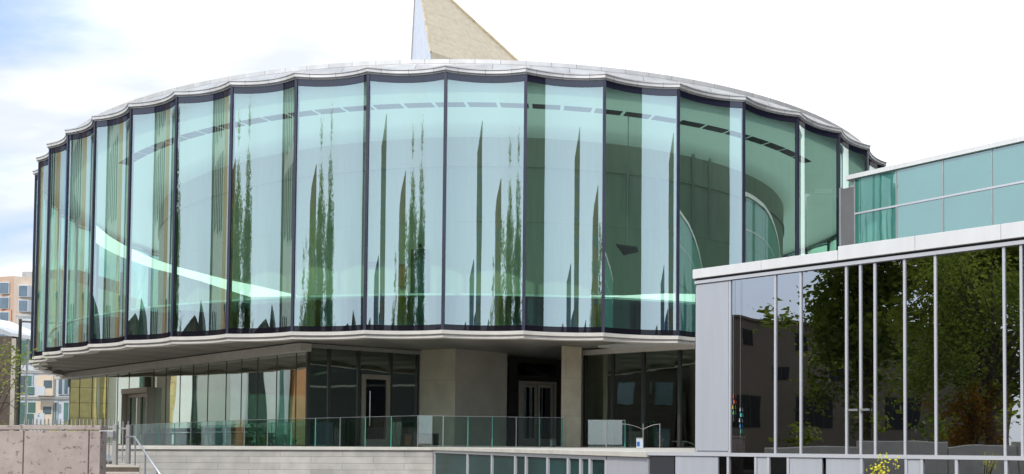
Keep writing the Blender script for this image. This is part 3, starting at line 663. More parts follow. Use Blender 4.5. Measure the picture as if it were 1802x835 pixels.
# ------------------------------------------------------------------ teal clad upper building behind the wing
T0 = plan(1505, 32.0); T1 = plan(1802, 28.0); ed = (T1 - T0).normalized(); T2 = T0 + ed * 20; TL = on_line(1481, T0, T1)
teal = thing('teal_annex', 'teal glass clad upper storey with thin grey joints behind the white roof edge', 'building', (T0.x, T0.y, 0))
zt, zm, zlow = E + 9.02, E + 7.82, E + 6.3
tp = [on_line(c, T0, T1) for c in (1505, 1579, 1662, 1749)]
while (tp[-1] - T0).length < 19: tp.append(tp[-1] + ed * 1.15)
for a, b in zip(tp, tp[1:]):
    for z0, z1 in ((E + 4.0, zlow - 0.03), (zlow, zm - 0.03), (zm + 0.03, zt)):
        MB().seg(a + ed * 0.02, b - ed * 0.02, -0.05, 0.0, z0, z1).build('cladding_panel', M['teal_panel'], teal)
for a in tp: MB().seg(a - ed * 0.02, a + ed * 0.02, -0.06, 0.02, E + 4.0, zt).build('joint', M['galv'], teal)
MB().seg(T0, T2, -0.06, 0.024, zm - 0.03, zm + 0.03).build('joint_bar', M['trim'], teal)
MB().seg(T0 - ed * 0.3, T2, -0.5, 0.10, zt, zt + 0.15).build('coping', M['fascia_white'], teal)
MB().seg(TL, T0 - ed * 0.03, -0.4, -0.005, E + 4.0, zt - 0.25).build('grey_panel', mat('grey_infill', (0.16, 0.16, 0.17), 0.6), teal)
MB().seg(TL - ed * 0.07, TL, -0.4, 0.02, E + 4.0, zt - 0.2).build('edge_trim', M['galv'], teal)
MB().prism([TL + V2(0.4, 0.5), T2 + V2(0, 0.5), T2 + V2(6, 8), TL + V2(5, 3)], 0.0, zt).build('wall', M['panel'], teal)

# ------------------------------------------------------------------ podium: stone and basement glazing under the terrace
PL, PM, PR = plan(208, 29.0), plan(762, 29.0), WL.copy()
pod = thing('terrace_podium', 'pale coursed stone podium with a strip of basement windows carrying the terrace', 'podium', (PM.x, PM.y, 0))
MB().seg(PL, PM, -0.35, 0.0, 0, TZ - 0.10).build('stone_wall', M['stone'], pod)
cop = MB(); cop.seg(PL - V2(0.05, 0), PM + V2(0.0, 0), -0.40, 0.06, TZ - 0.097, TZ + 0.0); 
cop.build('coping', M['coping'], pod, bevel=0.008)
MB().seg(PM + V2(0.02, -0.02), PR, -0.40, 0.06, TZ - 0.09, TZ + 0.004).build('coping', M['coping'], pod, bevel=0.008)
ep = (PR - PM).normalized()
bc = [764, 822, 865, 906, 925, 963, 999, 1021, 1037.5, 1066]
bp_ = [on_line(c, PM, PR) for c in bc]
for k, (a, b) in enumerate(zip(bp_, bp_[1:])): MB().seg(a, b, -0.06, -0.045, 0.1, TZ - 0.17).build('window', M['teal_pane'], pod)
for a in bp_: MB().seg(a - ep * 0.05, a + ep * 0.05, -0.09, 0.0, 0.02, TZ - 0.165).build('mullion', M['trim'], pod)
MB().seg(PM + ep * 0.05, bp_[-1], -0.09, 0.0, TZ - 0.165, TZ - 0.10).build('head_trim', M['trim'], pod)
MB().seg(bp_[-1] + ep * 0.06, PR - ep * 0.02, -0.09, 0.0, 0.02, TZ - 0.10).build('wall_panel', M['panel'], pod)
MB().seg(PM, PR, -0.9, -0.5, 0.0, TZ - 0.1).build('base_wall', M['teal_wall'], pod)
tf = MB().prism([(p.x, p.y) for p in (PL + V2(0, 0.36), PM + V2(0, 0.36), PR + V2(0.3, 0.4), W0 + V2(0.1, 0.2), V2(1.9, 30), V2(4, 45), V2(-8, 80), V2(-45, 80), V2(-45, 50), V2(-27, 40))], TZ - 0.3, TZ - 0.003)
struct(tf.build('terrace', M['terrace']))

# ------------------------------------------------------------------ glass balustrades
def balustrade(A, B, n_, ztop, label, zend=None):
    zend = ztop if zend is None else zend
    rt_ = thing('glass_balustrade', label, 'railing', (A.x, A.y, TZ))
    e = (B - A).normalized(); L = (B - A).length / n_
    for k in range(n_):
        a, b = A + e * (L * k + 0.015), A + e * (L * (k + 1) - 0.015)
        za, zb_ = ztop + (zend - ztop) * k / n_, ztop + (zend - ztop) * (k + 1) / n_
        gl = MB().seg(a, b, -0.009, 0.009, TZ + 0.0, za, None, zb_).build('glass_panel', M['rail_glass'], rt_)
        MB().seg(b, b + e * 0.022, -0.011, 0.011, TZ, zb_ + 0.002).build('glass_edge', M['edge_glass'] if k % 3 else M['steel'], gl)
    MB().seg(A, B, -0.012, 0.012, ztop, ztop + 0.012, zend, zend + 0.012).build('cap', M['steel'], rt_)
    return rt_
RA, RK, RB_, RCc = plan(228, 37.5), plan(430, 31.8), plan(735, 29.45), plan(990, 31.2)
balustrade(RA, RK, 7, E + 0.64, 'glass balustrade running back past the two benches along the left of the terrace', E + 0.72)
balustrade(RK, RB_, 7, E + 0.72, 'green edged glass balustrade in front of the glazed corner and single door', E + 0.82)
balustrade(RB_, RCc, 6, E + 0.82, 'clear glass balustrade in front of the folded concrete wall and double door')
balustrade(plan(1034, 31.0), plan(1100, 31.0), 2, E + 0.74, 'short clear glass balustrade right of the square column')
# two bare rail posts; curved reflections in the glass modelled as a thin line
rp_ = thing('post_railing', 'slim steel posts with modelled reflection curves on the terrace by the right glazing', 'railing', (0, 0, 0))
pp = [plan(1094, 28.0), plan(1131.5, 28.0), plan(1161, 28.0)]
for q in pp[1:]: MB().tube([(q.x, q.y, TZ), (q.x, q.y, E + 0.58)], 0.012).build('post', M['steel'], rp_)
cab = []
for (a, b) in zip(pp, pp[1:]):
    for j in range(9):
        u = j / 8; q = a.lerp(b, u); cab.append((q.x, q.y, E + (0.40 + 0.16 * (1 - (u if a is pp[0] else 1 - u) ** 2))))
MB().tube(cab, 0.005, 6).build('reflection_curve', M['galv'], rp_)

# ------------------------------------------------------------------ things on the terrace
q = plan(1126, 27.0)
bx_ = thing('utility_box', 'small pale grey box with a blue label standing on the terrace edge', 'box', (q.x, q.y, TZ))
MB().box(q.x - 0.095, q.x + 0.095, q.y - 0.08, q.y + 0.08, TZ, TZ + 0.27).build('case', M['box_grey'], bx_, bevel=0.01)
MB().box(q.x - 0.105, q.x + 0.105, q.y - 0.092, q.y + 0.092, TZ + 0.27, TZ + 0.295).build('lid', M['galv'], bx_, bevel=0.006)
MB().box(q.x - 0.08, q.x + 0.0, q.y - 0.088, q.y - 0.0805, TZ + 0.06, TZ + 0.19).build('label_plate', M['label_blue'], bx_)
def planter(px, Y, w, lab):
    q = plan(px, Y); o = thing('planter', lab, 'planter', (q.x, q.y, TZ), 'timber and black planters on the terrace')
    st = MB(); st2 = MB(); n_ = 18
    for k in range(n_):
        a0, a1 = 2 * math.pi * (k + 0.06) / n_, 2 * math.pi * (k + 0.94) / n_
        pr = [(q.x + r_ * math.cos(a), q.y + r_ * math.sin(a)) for r_, a in ((w, a0), (w, a1), (w - 0.03, a1), (w - 0.03, a0))]
        (st if k % 9 in (4, 5, 6, 3) else st2).prism(pr, TZ + 0.04, TZ + 0.40)
    st.build('timber_slats', M['wood'], o); st2.build('black_slats', M['black'], o)
    rm = MB(); 
    ring = [(q.x + math.cos(2 * math.pi * k / 24) * (w + .02), q.y + math.sin(2 * math.pi * k / 24) * (w + .02)) for k in range(24)]
    rm.prism(ring, TZ + 0.405, TZ + 0.44).build('rim', M['black'], o)
    MB().prism([(q.x + (x - q.x) * .85, q.y + (y - q.y) * .85) for x, y in ring], TZ, TZ + 0.038).build('base', M['black'], o)
planter(750, 31.2, 0.40, 'dark slatted round planter with timber staves in front of the concrete wall')
planter(720, 32.0, 0.20, 'small brown planter behind the end of the green edged balustrade')
def bench(px0, px1, d0, d1, lab):
    a, b = plan(px0, d0), plan(px1, d1); e = (b - a).normalized(); o = thing('bench', lab, 'bench', (a.x, a.y, TZ), 'long dark benches on the terrace')
    MB().seg(a, b, -0.22, 0.22, TZ + 0.42, TZ + 0.47).build('seat', M['black'], o, bevel=0.01)
    MB().seg(a, b, -0.27, -0.23, TZ + 0.52, TZ + 0.66).build('backrest', M['black'], o)
    for u in (0.06, 0.5, 0.94):
        c = a.lerp(b, u); MB().seg(c - e * 0.04, c + e * 0.04, -0.24, 0.2, TZ, TZ + 0.418).build('leg', M['galv'], o)
        MB().seg(c - e * 0.04, c + e * 0.04, -0.228, -0.222, TZ + 0.47, TZ + 0.66).build('back_support', M['galv'], o)
bench(252, 330, 38.2, 35.9, 'long dark bench behind the left end of the glass balustrade, nearest the flank portal')
bench(343, 420, 35.3, 33.2, 'long dark bench nearer the glazed corner behind the glass balustrade')
def leafmass(mb, c, rad, n_, size, squash=(1, 1, 1), clump=8):
    cl = [Vector((random.gauss(0, .45), random.gauss(0, .45), random.gauss(0, .45))) for _ in range(clump)]
    for _ in range(n_):
        b = random.choice(cl); p = b + Vector((random.gauss(0, .22), random.gauss(0, .22), random.gauss(0, .22)))
        p = Vector((p.x * squash[0], p.y * squash[1], p.z * squash[2])) * rad + Vector(c)
        u = Vector((random.gauss(0, 1), random.gauss(0, 1), random.gauss(0, 1))).normalized(); w = u.orthogonal().normalized()
        s_ = size * random.uniform(0.6, 1.4)
        mb.face([p - u * s_, p + w * s_ * .55, p + u * s_, p - w * s_ * .55])
for px, Y, w_, lab in ((347, 34.6, 0.30, 'green shrub at the left end of the planting behind the glass balustrade'), (385, 33.6, 0.24, 'low green shrub beside the nearer bench behind the glass balustrade'), (432, 33.0, 0.30, 'green shrub in the planting under the flank glazing'), (470, 32.3, 0.26, 'small green shrub in the planting nearest the glazed corner')):
    q = plan(px, Y); o = thing('shrub', lab, 'shrub', (q.x, q.y, TZ), 'green shrubs along the flank glazing')
    mb = MB(); leafmass(mb, (q.x, q.y, TZ + 0.22), w_, 300, 0.035, (1.0, 1.0, 0.75)); mb.build('foliage', M['hedge'], o, fix=False)
    MB().tube([(q.x, q.y, TZ), (q.x + .02, q.y, TZ + 0.3)], 0.03, 6).build('stem', M['bark'], o)

# ------------------------------------------------------------------ left foreground: wall, steps, fence, gate, handrail
cw = thing('concrete_wall', 'pinkish pitted concrete wall with panel joints in the left foreground', 'wall', (-9.5, 12, 0))
wt = at(90, 757, 12).z; wx1 = at(177, 790, 12).x
xs = [-15.0, -12.2, at(41, 790, 12).x, at(156, 790, 12).x, wx1]
body = MB()
for a, b in zip(xs, xs[1:]): body.box(a + 0.007, b - 0.007, 12, 12.14, 0, wt - 0.012)
body.box(xs[0], wx1 - 0.02, 12.03, 12.12, 0, wt - 0.02)
body.build('wall_panels', M['pitted'], cw, bevel=0.006)
MB().box(xs[0], wx1, 11.99, 12.15, wt, at(90, 749, 12).z).build('coping', M['pitted'], cw, bevel=0.008)
stp = thing('steps', 'flight of brown stone steps beside the end of the concrete wall', 'steps', (at(200, 800, 22).x, 22, 0))
zs = at(200, 819, 24.6).z
sx0 = at(110, 800, 24.6).x
for k in range(6):
    z1 = zs - 0.16 * k
    if z1 < 0.1: break
    y0 = 24.6 - 0.36 * (k + 1); y1 = 26.0 if k == 0 else 24.6 - 0.36 * k + 0.02
    MB().prism([(sx0, y0), (at(246, 800, y0).x, y0), (at(246, 800, y1).x, y1), (sx0, y1)], 0, z1 - 0.05).build('step', M['brown_wall'], stp)
    MB().prism([(sx0, y0 - .02), (at(247, 800, y0).x, y0 - .02), (at(247, 800, y1).x, y1), (sx0, y1)], z1 - 0.048, z1).build('tread', M['concrete'], stp, bevel=0.006)
fz0, fz1 = at(100, 815, 25.5).z, at(100, 738, 25.5).z
def picket_run(name, label, cat, px0, px1, Y, posts, grp=None):
    a, b = plan(px0, Y), plan(px1, Y); o = thing(name, label, cat, (a.x, a.y, 0), grp); e = (b - a).normalized()
    pk = MB(); L = (b - a).length; n_ = max(2, int(L / 0.105))
    for k in range(n_ + 1):
        c = a + e * (L * k / n_); pk.box(c.x - 0.012, c.x + 0.012, Y - 0.012, Y + 0.012, fz0, fz1 + (0.0 if name == 'gate' else random.uniform(-.01, .01)))
    pk.build('pickets', M['galv'], o)
    rl = MB()
    rl.box(a.x, b.x, Y - 0.03, Y - 0.0125, fz0 + 0.08, fz0 + 0.13); rl.build('rail', M['galv'], o)
    MB().box(a.x, b.x, Y - 0.03, Y - 0.0125, fz1 - 0.24, fz1 - 0.19).build('rail', M['galv'], o)
    for p_ in posts:
        c = plan(p_, Y); MB().box(c.x - 0.05, c.x + 0.05, Y - 0.05, Y + 0.05, 0.0, at(p_, 748, Y).z).build('post', M['galv'], o)
    return o
picket_run('picket_fence', 'galvanised picket fence rising behind the concrete wall', 'fence', 43, 174, 25.5, (43, 108))
gt = picket_run('gate', 'galvanised picket gate with a latch box next to the concrete wall', 'gate', 177, 199, 25.0, (203,))
lp = at(190, 763, 24.9)
MB().box(lp.x - 0.22, lp.x + 0.16, 24.86, 24.96, lp.z - 0.10, lp.z + 0.07).build('latch_box', M['steel'], gt, bevel=0.01)
picket_run('picket_fence', 'short galvanised picket panel right of the gate', 'fence', 207, 225, 27.6, (226,))
hr = thing('handrail', 'sloping steel handrail descending in front of the stone podium', 'handrail', (at(240, 770, 24).x, 24, 0))
h0, h1 = at(237, 769, 24.4), at(292, 850, 21.0)
MB().tube([h0 + Vector((-0.35, .2, 0)), h0, h1], 0.025, 10).build('rail', M['steel'], hr, smooth=True)
for u in (0.03, 0.38, 0.75):
    c = h0.lerp(h1, u); MB().tube([(c.x, c.y, max(0, c.z - 0.95)), (c.x, c.y, c.z - 0.02)], 0.02, 8).build('post', M['steel'], hr)

# ------------------------------------------------------------------ trees
def grow_tree(name, label, base, h, cr_, cz, mat_, leaves, size, group=None, trunk_r=0.22, squash=(1, 1, 1.25), clumps=26, limbs=9, cat='tree', taper=0.0):
    o = thing(name, label, cat, base, group); bx, by, bz = base
    tr = MB(); top = Vector((bx + random.uniform(-.3, .3), by + random.uniform(-.3, .3), bz + h * 0.82))
    tr.tube([(bx, by, bz), (bx + .05, by, bz + h * .25), ((bx + top.x) / 2, (by + top.y) / 2, bz + h * .5), top], trunk_r, 9, trunk_r * .2)
    cen = Vector((bx, by, bz + cz))
    tips = []
    for k in range(limbs):
        a = random.uniform(0, 6.28); st = Vector((bx, by, bz + h * random.uniform(.22, .6)))
        tip = cen + Vector((math.cos(a) * cr_ * squash[0] * random.uniform(.4, .8), math.sin(a) * cr_ * squash[1] * random.uniform(.4, .8), random.uniform(-.7, .7) * cr_ * squash[2]))
        mid_ = st.lerp(tip, .5) + Vector((0, 0, .25)); tr.tube([st, mid_, tip], trunk_r * .35, 6, trunk_r * .06); tips.append(tip)
    tr.build('trunk', M['bark'], o)
    cw_ = MB()
    cl = tips + [cen + Vector((random.gauss(0, .48) * cr_ * squash[0], random.gauss(0, .48) * cr_ * squash[1], random.gauss(0, .52) * cr_ * squash[2])) for _ in range(clumps)]
    if taper:
        zr = cr_ * squash[2] * 1.5; cl2 = []
        for c in cl:
            f_ = max(0.0, min(1.0, (c.z - cen.z + zr) / (2 * zr))); w_ = 1.2 - taper * f_
            cl2.append(Vector((cen.x + (c.x - cen.x) * w_, cen.y + (c.y - cen.y) * w_, min(max(c.z, cen.z - zr), cen.z + zr))))
        cl = cl2 + [Vector((bx, by, cen.z - zr + 2 * zr * q_ / 8)) for q_ in range(9)]
    for _ in range(leaves):
        b = random.choice(cl); sg = cr_ * 0.135
        p = b + Vector((random.gauss(0, sg), random.gauss(0, sg), random.gauss(0, sg * 0.9)))
        u = Vector((random.gauss(0, 1), random.gauss(0, 1), random.gauss(0, .6))).normalized(); w = u.orthogonal().normalized(); s_ = size * random.uniform(.6, 1.4)
        cw_.face([p - u * s_, p + w * s_ * .6, p + u * s_, p - w * s_ * .6])
    cw_.build('crown', mat_, o, fix=False)
    return o
TG = 'street trees behind the camera, seen mirrored in the glass'
grow_tree('street_tree', 'tall narrow green tree reflected in the glass, nearest the street corner', (-27.0, -7.0, 0), 20.0, 4.4, 11.2, M['leaf_b'], 17000, 0.19, TG, 0.32, (.95, .95, 1.75), 90, 28, taper=0.62)
grow_tree('street_tree', 'tall dark green tree reflected in the glass, in front of the beige building', (-34.5, -5.0, 0), 21.5, 4.2, 12.0, M['leaf_a'], 17000, 0.19, TG, 0.32, (.95, .95, 1.9), 90, 28, taper=0.62)
grow_tree('street_tree', 'yellowish green tree reflected in the glass, standing behind the others', (-22.5, -13.0, 0), 16.0, 3.8, 9.0, M['leaf_b'], 12000, 0.18, TG, 0.28, (.95, .95, 1.6), 70, 24, taper=0.65)
grow_tree('street_tree', 'shorter yellowish tree reflected in the glass, farthest right of the group', (-17.0, -17.0, 0), 12.5, 3.2, 7.0, M['leaf_b'], 7000, 0.16, TG, 0.24, (.9, .9, 1.8), 50, 18, taper=0.8)
grow_tree('street_tree', 'broad leafy tree reflected in the dark wing windows', (-17.6, -1.9, 0), 10.4, 3.7, 6.2, M['leaf_a'], 10500, 0.085, TG, 0.24, (1, 1, 1.1), 40, 34)
grow_tree('street_tree', 'small orange leaved autumn tree reflected low in the dark wing windows', (-17.0, -0.6, 0), 4.4, 1.3, 2.6, M['leaf_c'], 2600, 0.07, TG, 0.12, (1, 1, 1.0), 36, 14)
# sparse tree at the left edge of the picture
tb = at(6, 775, 30); grow_tree('young_tree', 'sparse young tree with thin green leaves at the left edge by the dark wall', (tb.x - 0.5, 30, 0), 5.2, 1.5, 3.6, M['leaf_b'], 620, 0.05, None, 0.06, (1, .8, 1.1), 20, 20)
yb = at(104, 775, 30); o = thing('shrub', 'bright yellow leaved bush seen through the picket fence', 'shrub', (yb.x, 30, 0))
mb = MB(); leafmass(mb, (yb.x, 30, E + 0.40), 0.32, 380, 0.035, (1.2, 1, .7)); mb.build('foliage', M['leaf_y'], o, fix=False)
MB().tube([(yb.x, 30, 0), (yb.x, 30, E + 0.4)], 0.025, 6).build('stem', M['bark'], o)
ys = at(1556, 845, 11.5); o = thing('shrub', 'young sapling with sparse yellow leaves in front of the wing', 'shrub', (ys.x, 11.5, 0))
mb = MB(); st = MB()
for k in range(9):
    tip = at(random.uniform(1535, 1580), random.uniform(806, 838), 11.5 + random.uniform(-.15, .15))
    st.tube([(ys.x, 11.5, 0.3), (ys.x + (tip.x - ys.x) * .5, 11.5, tip.z - .25), tip], 0.006, 5, 0.003)
    for j in range(9):
        p = tip + Vector((random.gauss(0, .035), random.gauss(0, .035), random.gauss(-.03, .05)))
        u = Vector((random.gauss(0, 1), random.gauss(0, .5), random.gauss(0, 1))).normalized(); w = u.orthogonal().normalized(); mb.face([p - u * .022, p + w * .014, p + u * .022, p - w * .014])
mb.build('foliage', M['leaf_y'], o, fix=False); st.tube([(ys.x, 11.5, 0), (ys.x, 11.5, 0.32)], 0.012, 6); st.build('stem', M['bark'], o)

# ------------------------------------------------------------------ background left
ob_ = thing('orange_apartments', 'tan and cream apartment block with small blue windows far behind on the left', 'building', (at(20, 775, 150).x, 150, 0))
YO = 150.0
x_l, x_c, x_r = at(-60, 600, YO).x, at(22, 600, YO).x, at(90, 600, YO).x
z_t = at(22, 486, YO).z; z_t2 = at(-20, 474, YO).z
A_, B_, C_ = V2(x_l, YO - 14), V2(x_c, YO), V2(x_r, YO + 5)
B_ = V2(x_c, YO); A_ = V2(x_l, YO + 0.0)
MB().prism([(x_l, YO + 2), (x_c - .01, YO), (x_c - .01, YO + 25), (x_l, YO + 25)], 0, z_t).build('wall', M['apt_tan'], ob_)
MB().prism([(x_c, YO), (x_r, YO + 3.5), (x_r, YO + 25), (x_c, YO + 25)], 0, z_t - 0.01).build('wall', M['apt_cream'], ob_)
MB().prism([(x_l, YO + 1.95), (x_c - .3, YO - .05), (x_c - .3, YO + 1), (x_l, YO + 3)], 0, at(10, 545, YO).z).build('wall_band', M['apt_coral'], ob_)
MB().box(at(20, 480, YO).x, at(80, 480, YO).x, YO + 8, YO + 20, z_t, at(40, 475, YO + 8).z).build('penthouse', M['apt_plum'], ob_)
MB().box(at(0, 480, YO).x, at(18, 480, YO).x, YO + 5, YO + 9, z_t, at(10, 478, YO + 5).z).build('roof_unit', M['galv'], ob_)
for r_ in range(6):
    py = 498 + 26 * r_
    for px, dy, yy in ((-24, -4, 1.4), (0, 0, .5), (33, 5, .55)):
        p0, p1 = at(px, py + dy, YO), at(px + 14, py + dy + 18, YO)
        wn_ = MB().box(p0.x - .12, p1.x + .12, YO + yy - 0.45, YO + yy + 1.8, p1.z - .12, p0.z + .12).build('window', M['apt_white'], ob_)
        MB().box(p0.x, p1.x, YO + yy - 0.52, YO + yy - 0.456, p1.z, p0.z).build('pane', M['house_glass'], wn_)
YA = 85.0
ap = thing('glass_apartments', 'pale glass apartment block with recessed balconies behind the fence on the left', 'building', (at(80, 775, YA).x, YA, 0))
X = lambda px, py=700: at(px, py, YA).x
Z = lambda py, px=80: at(px, py, YA).z
MB().box(X(27), X(150), YA, YA + 14, 0, Z(555)).build('wall', M['apt_white'], ap)
for y0, y1, x0, x1, k in ((560, 592, 30, 58, 'apt_white'), (560, 592, 60, 150, 'apt_white'), (598, 640, 30, 54, 'apt_green'), (598, 640, 57, 150, 'apt_green'), (660, 694, 36, 47, 'house_glass'), (660, 694, 48, 58, 'apt_green'),
                          (664, 695, 103, 112, 'house_glass'), (664, 695, 113, 122, 'house_glass'), (664, 695, 124, 150, 'apt_green'), (707, 748, 36, 49, 'apt_green'), (707, 748, 50, 66, 'apt_green'), (707, 748, 97, 103, 'apt_green'), (707, 748, 113, 124, 'apt_green'), (707, 748, 128, 150, 'apt_green')):
    f_ = MB().box(X(x0), X(x1), YA - 0.12, YA - 0.003, Z(y1), Z(y0)).build('window', M['galv'] if k == 'apt_white' else M['apt_white'], ap)
    MB().box(X(x0) + .08, X(x1) - .08, YA - 0.16, YA - 0.123, Z(y1) + .08, Z(y0) - .08).build('pane', M[k] if k != 'apt_white' else M['apt_white'], f_)
for y in (557, 595, 654, 700): MB().box(X(27), X(150), YA - 0.22, YA - 0.165, Z(y + 2), Z(y - 1)).build('floor_band', M['galv'], ap)
for y0, y1 in ((661, 697), (707, 748)):
    bb = MB().box(X(67), X(96), YA - 0.25, YA - 0.003, Z(y1), Z(y0)).build('balcony', M['apt_peach'], ap)
    MB().box(X(80), X(94), YA - 0.29, YA - 0.253, Z(y0 + 22), Z(y0 + 9)).build('window', M['house_glass'], bb)
    MB().box(X(66), X(97), YA - 1.4, YA - 1.34, Z(y1), Z(y0 + 21)).build('railing', M['apt_white'], bb)
    MB().box(X(66), X(79), YA - 1.46, YA - 1.405, Z(y1 - 1), Z(y0 + 22)).build('railing_glass', M['apt_green'], bb)
bwl = thing('dark_wall', 'dark brown wall with a pale end strip at the left edge', 'wall', (at(5, 775, 42).x, 42, 0))
MB().box(at(-80, 700, 42).x, at(19, 700, 42).x, 42, 42.4, 0, at(10, 592, 42).z).build('wall', M['brown_wall'], bwl)
MB().box(at(19.3, 700, 42).x, at(27, 700, 42).x, 41.95, 42.1, 0, at(10, 596, 42).z).build('end_strip', M['concrete'], bwl)
can = thing('white_awning', 'white sloping awning above the dark wall at the left edge', 'awning', (at(5, 775, 60).x, 60, 0))
pa, pb, pc = at(-60, 552, 60), at(19, 586, 60), at(19, 592, 60)
MB().hexa([(pa.x, 60, pa.z - .9), (pb.x, 60, pc.z), (pb.x, 64, pc.z), (pa.x, 64, pa.z - .9)], [(pa.x, 60, pa.z), (pb.x, 60, pb.z), (pb.x, 64, pb.z), (pa.x, 64, pa.z)]).build('canopy', M['white'], can)
MB().tube([(pb.x - .3, 62, 0), (pb.x - .3, 62, pc.z + .05)], 0.06).build('post', M['galv'], can)
mst = thing('street_mast', 'dark slender mast with a horizontal arm before the glass apartments', 'mast', (at(36, 775, 50).x, 50, 0))
q0, q1, q2 = at(36, 748, 50), at(36, 562, 50), at(56, 566, 50)
MB().tube([(q1.x, 50, 0), (q1.x, 50, q1.z)], 0.10, 10, 0.075).build('pole', M['bronze'], mst)
MB().tube([(q1.x, 50, q2.z), (q1.x + 2.2, 50, q2.z - .1)], 0.05, 8).build('arm', M['bronze'], mst)

# ------------------------------------------------------------------ pointed tower behind the pavilion roof
YT = 82.0
ztb = at(800, 125, YT).z
L_, M_, R_ = at(723, 125, YT + 3), at(757.5, 125, YT - 4), at(962, 125, YT + 4)
apx = at(733, -55, YT)
bk = Vector((R_.x - 1.5, YT + 12, ztb))
tw = thing('pointed_tower', 'tall tan clad tower with a pointed white edged prow rising behind the pavilion roof', 'tower', (L_.x, YT, 0))
for nm, P, Q, mtl in (('white_face', L_, M_, 'white_clad'), ('tan_face', M_, R_, 'tan_clad')):
    P = Vector((P.x, P.y, ztb)); Q = Vector((Q.x, Q.y, ztb)); L = (Q - P).length
    mb = MB(); c = (P + Q + bk) / 3
    h_ = (apx - P).length
    uv_ap = ((apx - P).dot((Q - P).normalized()), 60 + (apx.z - ztb))
    mb.face([P, Q, apx], [(0, 60), (L, 60), uv_ap]); mb.face([(P.x, P.y, 0), (Q.x, Q.y, 0), Q, P], [(0, 60 - ztb), (L, 60 - ztb), (L, 60), (0, 60)])
    mb.build(nm, M[mtl], tw, fix=False)
mb = MB(); Lz = Vector((L_.x, L_.y, ztb)); Rz = Vector((R_.x, R_.y, ztb))
mb.face([Rz, bk, apx]).face([bk, Lz, apx]).face([(Rz.x, Rz.y, 0), (bk.x, bk.y, 0), bk, Rz]).face([(bk.x, bk.y, 0), (Lz.x, Lz.y, 0), Lz, bk]); mb.build('rear_face', M['white_clad'], tw, fix=False)
def edge_strip(P, Q, name, r_, mtl): MB().tube([P, Q], r_, 6).build(name, M[mtl], tw)
edge_strip(Rz, apx, 'edge_trim', 0.16, 'tan_block'); edge_strip(Lz, apx, 'edge_trim', 0.10, 'galv'); edge_strip(Vector((M_.x, M_.y, ztb)), apx, 'edge_trim', 0.08, 'tan_block')

# ------------------------------------------------------------------ the surroundings the glass mirrors
lt = thing('slit_window_tower', 'tall grey tiled tower with rows of slit windows, mirrored in the scalloped glass', 'building', (-62, 17, 0))
TA, TD = V2(-62, 17), V2(0.64, 0.768); tq = lambda u: TA + TD * u
MB().seg(tq(0), tq(5.2), 0, -4, 0, 46).build('shaded_bay', M['tower_dark'], lt)  # shaded side of the tower, put into a dark colour
MB().seg(tq(5.22), tq(22.2), -0.02, -4, 0, 46).build('wall', M['tower_lit'], lt)
MB().seg(tq(22.6), tq(26.2), 0.25, -2.5, 0, 42).build('tan_bay', M['tower_tan'], lt)
for z0, z1 in ((4, 11.0), (16.5, 21.6), (23.0, 43.0)):
    for k in range(5 if z0 > 10 else 3):
        u = 6.6 + k * 3.1
        MB().seg(tq(u), tq(u + 1.5), 0.10, -0.05, z0 + random.uniform(0, .6) - k * .4, z1 - k * .3).build('slit_window', M['slot'], lt)
tl = thing('tan_stone_building', 'tan stone building with broad piers, mirrored in the flank glazing', 'building', (-70, 54, 0))
MB().box(-125, -54, 54, 62, 0, 15.5).build('wall', M['tan_block_x'], tl)
xx = -55.0; k = 0
while xx > -122:
    w_ = random.choice((2.4, 3.4, 5.0)); gap_ = random.choice((2.0, 3.2, 4.6))
    MB().box(xx - w_, xx, 52.6 if k % 2 else 53.4, 54.02, 0, 15).build('pier', M['tan_block_x'] if k % 3 == 1 else M['white'], tl)
    MB().box(xx - w_ - gap_ + .15, xx - w_ - .15, 53.9, 54.04, 0.6, 13.5).build('window', M['slot'] if k % 3 else M['apt_green'], tl)
    xx -= w_ + gap_; k += 1
oh = thing('orange_house', 'orange rendered house beside the tall tower, mirrored next to the glazed corner', 'building', (-43, 40, 0))
MB().seg(tq(26.6), tq(28.6), 1.4, -3, 0, 9.5).build('wall', M['orange_block'], oh)
MB().seg(tq(26.5), tq(28.7), 1.6, -3.2, 9.5, 9.8).build('roof', M['tower_dark'], oh)
for u in (27.3,): MB().seg(tq(u), tq(u + .6), 1.43, 1.3, 1.0, 3.2).build('window', M['slot'], oh)
wh = thing('white_stone_house', 'white stone house with tall dark windows, mirrored in the middle of the flank glazing', 'building', (-42, 42, 0))
MB().seg(tq(28.8), tq(32.6), 1.2, -3, 0, 11).build('wall', M['white'], wh)
for u, w_ in ((29.3, .45), (30.6, .8)): MB().seg(tq(u), tq(u + w_), 1.23, 1.1, .6, 7.5).build('window', M['apt_green'] if w_ < .6 else M['slot'], wh)
dh = thing('dark_brick_house', 'dark brick gabled house beside the tall slit tower, mirrored low in the glass', 'house', (-50, 12, 0))
MB().box(-60, -48, 8.6, 15.8, 0, 8.2).build('wall', M['dark_brick'], dh)
MB().hexa([(-60.4, 8.3, 8.2), (-47.7, 8.3, 8.2), (-47.7, 16.1, 8.2), (-60.4, 16.1, 8.2)], [(-60.4, 12.1, 11.0), (-47.7, 12.1, 11.0), (-47.7, 12.3, 11.0), (-60.4, 12.3, 11.0)]).build('roof', M['tower_dark'], dh)
for y in (9.6, 12.9):
    for z in (1.2, 5.0): MB().box(-48.02, -47.93, y, y + 1.5, z, z + 1.9).build('window', M['house_glass'], dh)
bg_ = thing('beige_building', 'low flat roofed beige building across the street, mirrored in the dark wing windows', 'building', (-46, -4, 0))
MB().box(-62, -46, -22, 7.5, 0, 9.9).build('wall', M['beige'], bg_)
MB().box(-62.1, -45.85, -22.1, 7.6, 9.9, 10.1).build('coping', M['beige'], bg_)
